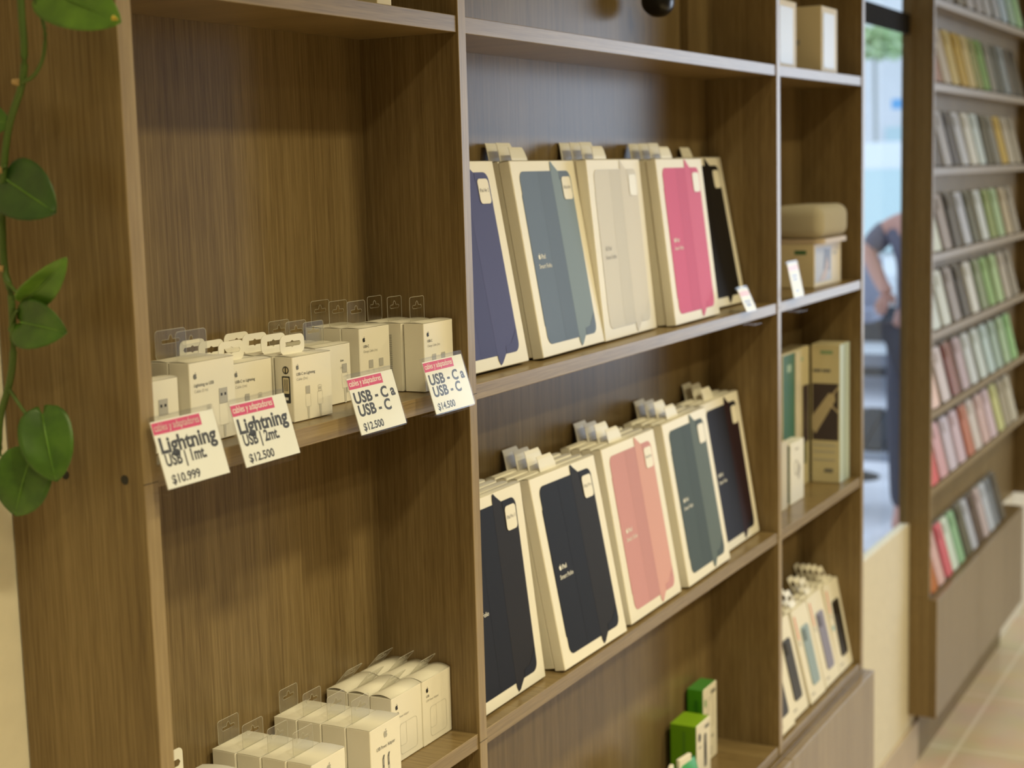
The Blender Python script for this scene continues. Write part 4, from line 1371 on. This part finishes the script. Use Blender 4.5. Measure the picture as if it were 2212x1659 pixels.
def skinned(name, verts, edges, radii, mat, parent, sub=2):
    me = bpy.data.meshes.new(name)
    me.from_pydata([Vector(v) for v in verts], edges, [])
    o = bpy.data.objects.new(name, me)
    COL.objects.link(o)
    o.parent = parent
    if not me.skin_vertices:
        bm_ = bmesh.new()
        bm_.from_mesh(me)
        bm_.verts.layers.skin.verify()
        bm_.to_mesh(me)
        bm_.free()
    for i, r_ in enumerate(radii):
        me.skin_vertices[0].data[i].radius = (r_, r_) if not isinstance(r_, tuple) else r_
        me.skin_vertices[0].data[i].use_root = (i == 0)
    me.materials.append(M[mat])
    s_ = o.modifiers.new('skin', 'SKIN')
    s_.use_smooth_shade = True
    o.modifiers.new('smooth', 'SUBSURF').levels = sub
    o.modifiers['smooth'].render_levels = sub
    return o


bodyv = [(0, 0, .92), (0, 0, 1.10), (0, 0, 1.30), (0, 0, 1.43), (0, 0, 1.50), (-.01, 0, 1.56), (-.02, 0, 1.64), (-.01, 0, 1.72),
         (0, .09, .88), (-.01, .10, .50), (.01, .10, .10), (-.10, .10, .03),
         (0, -.09, .88), (-.01, -.10, .50), (.01, -.10, .10), (-.10, -.10, .03),
         (0, .17, 1.42), (-.03, .26, 1.32), (-.12, .17, 1.17), (-.15, .13, 1.13),
         (0, -.17, 1.42), (.02, -.22, 1.14), (-.06, -.22, .90), (-.08, -.22, .85)]
bodye = [(0, 1), (1, 2), (2, 3), (3, 4), (4, 5), (5, 6), (6, 7), (0, 8), (8, 9), (9, 10), (10, 11), (0, 12), (12, 13), (13, 14), (14, 15), (3, 16), (16, 17), (17, 18), (18, 19), (3, 20), (20, 21), (21, 22), (22, 23)]
bodyr = [.13, .12, .13, .11, .055, .055, .085, .065, .085, .058, .042, .035, .085, .058, .042, .035, .055, .044, .032, .030, .055, .044, .032, .030]
skinned('body', bodyv, bodye, bodyr, 'skin', pr)
skinned('shirt', [bodyv[i] for i in (1, 0, 2, 3, 16, 17, 20, 21)], [(0, 1), (0, 2), (2, 3), (3, 4), (4, 5), (3, 6), (6, 7)], [.140, .145, .145, .122, .068, .055, .068, .056], 'shirt', pr)
skinned('trousers', [bodyv[i] for i in (0, 8, 9, 10, 12, 13, 14)], [(0, 1), (1, 2), (2, 3), (0, 4), (4, 5), (5, 6)], [.142, .100, .075, .062, .100, .075, .062], 'jeans', pr)
skinned('hair', [(0.0, 0, 1.70), (.02, 0, 1.76), (.06, 0, 1.68)], [(0, 1), (0, 2)], [.090, .070, .060], 'hair', pr)
hv, he, hr = [(0, 0, 0)], [], [0.022]
fingers = [(-.020, .075, .0085), (-.007, .086, .0088), (.007, .082, .0085), (.020, .066, .0078)]
for x_, ln, rr in fingers:
    k0 = len(hv)
    hv += [(x_, 0, -.045), (x_ * 1.15, -.010, -.045 - ln * .5), (x_ * 1.15, -.026, -.045 - ln * .9)]
    he += [(0, k0), (k0, k0 + 1), (k0 + 1, k0 + 2)]
    hr += [.0105, rr, rr * .85]
k0 = len(hv)
hv += [(-.032, -.012, -.020), (-.044, -.022, -.048)]
he += [(0, k0), (k0, k0 + 1)]
hr += [.012, .0095]
for wrist, rot_ in (((-.15, .13, 1.14), 0.5), ((-.08, -.22, .86), 0.0)):
    h_ = skinned('hand', hv, he, hr, 'skin', pr, 1)
    h_.location = wrist
    h_.rotation_euler = (0, -rot_, PI / 2)
for s_ in (-1, 1):
    MB().tube([(-.094, s_ * .028, 1.655), (-.104, s_ * .028, 1.655)], 0.010, 'white_ink', 10).build('eye', pr)
MB().tube([(-.100, 0, 1.650), (-.122, 0, 1.615), (-.095, 0, 1.608)], [.006, .013, .006], 'skin', 8).build('nose', pr)
MB().tube([(-.092, -.022, 1.583), (-.099, 0, 1.581), (-.092, .022, 1.583)], 0.005, cmat((0.45, 0.15, 0.14)), 8).build('mouth', pr)
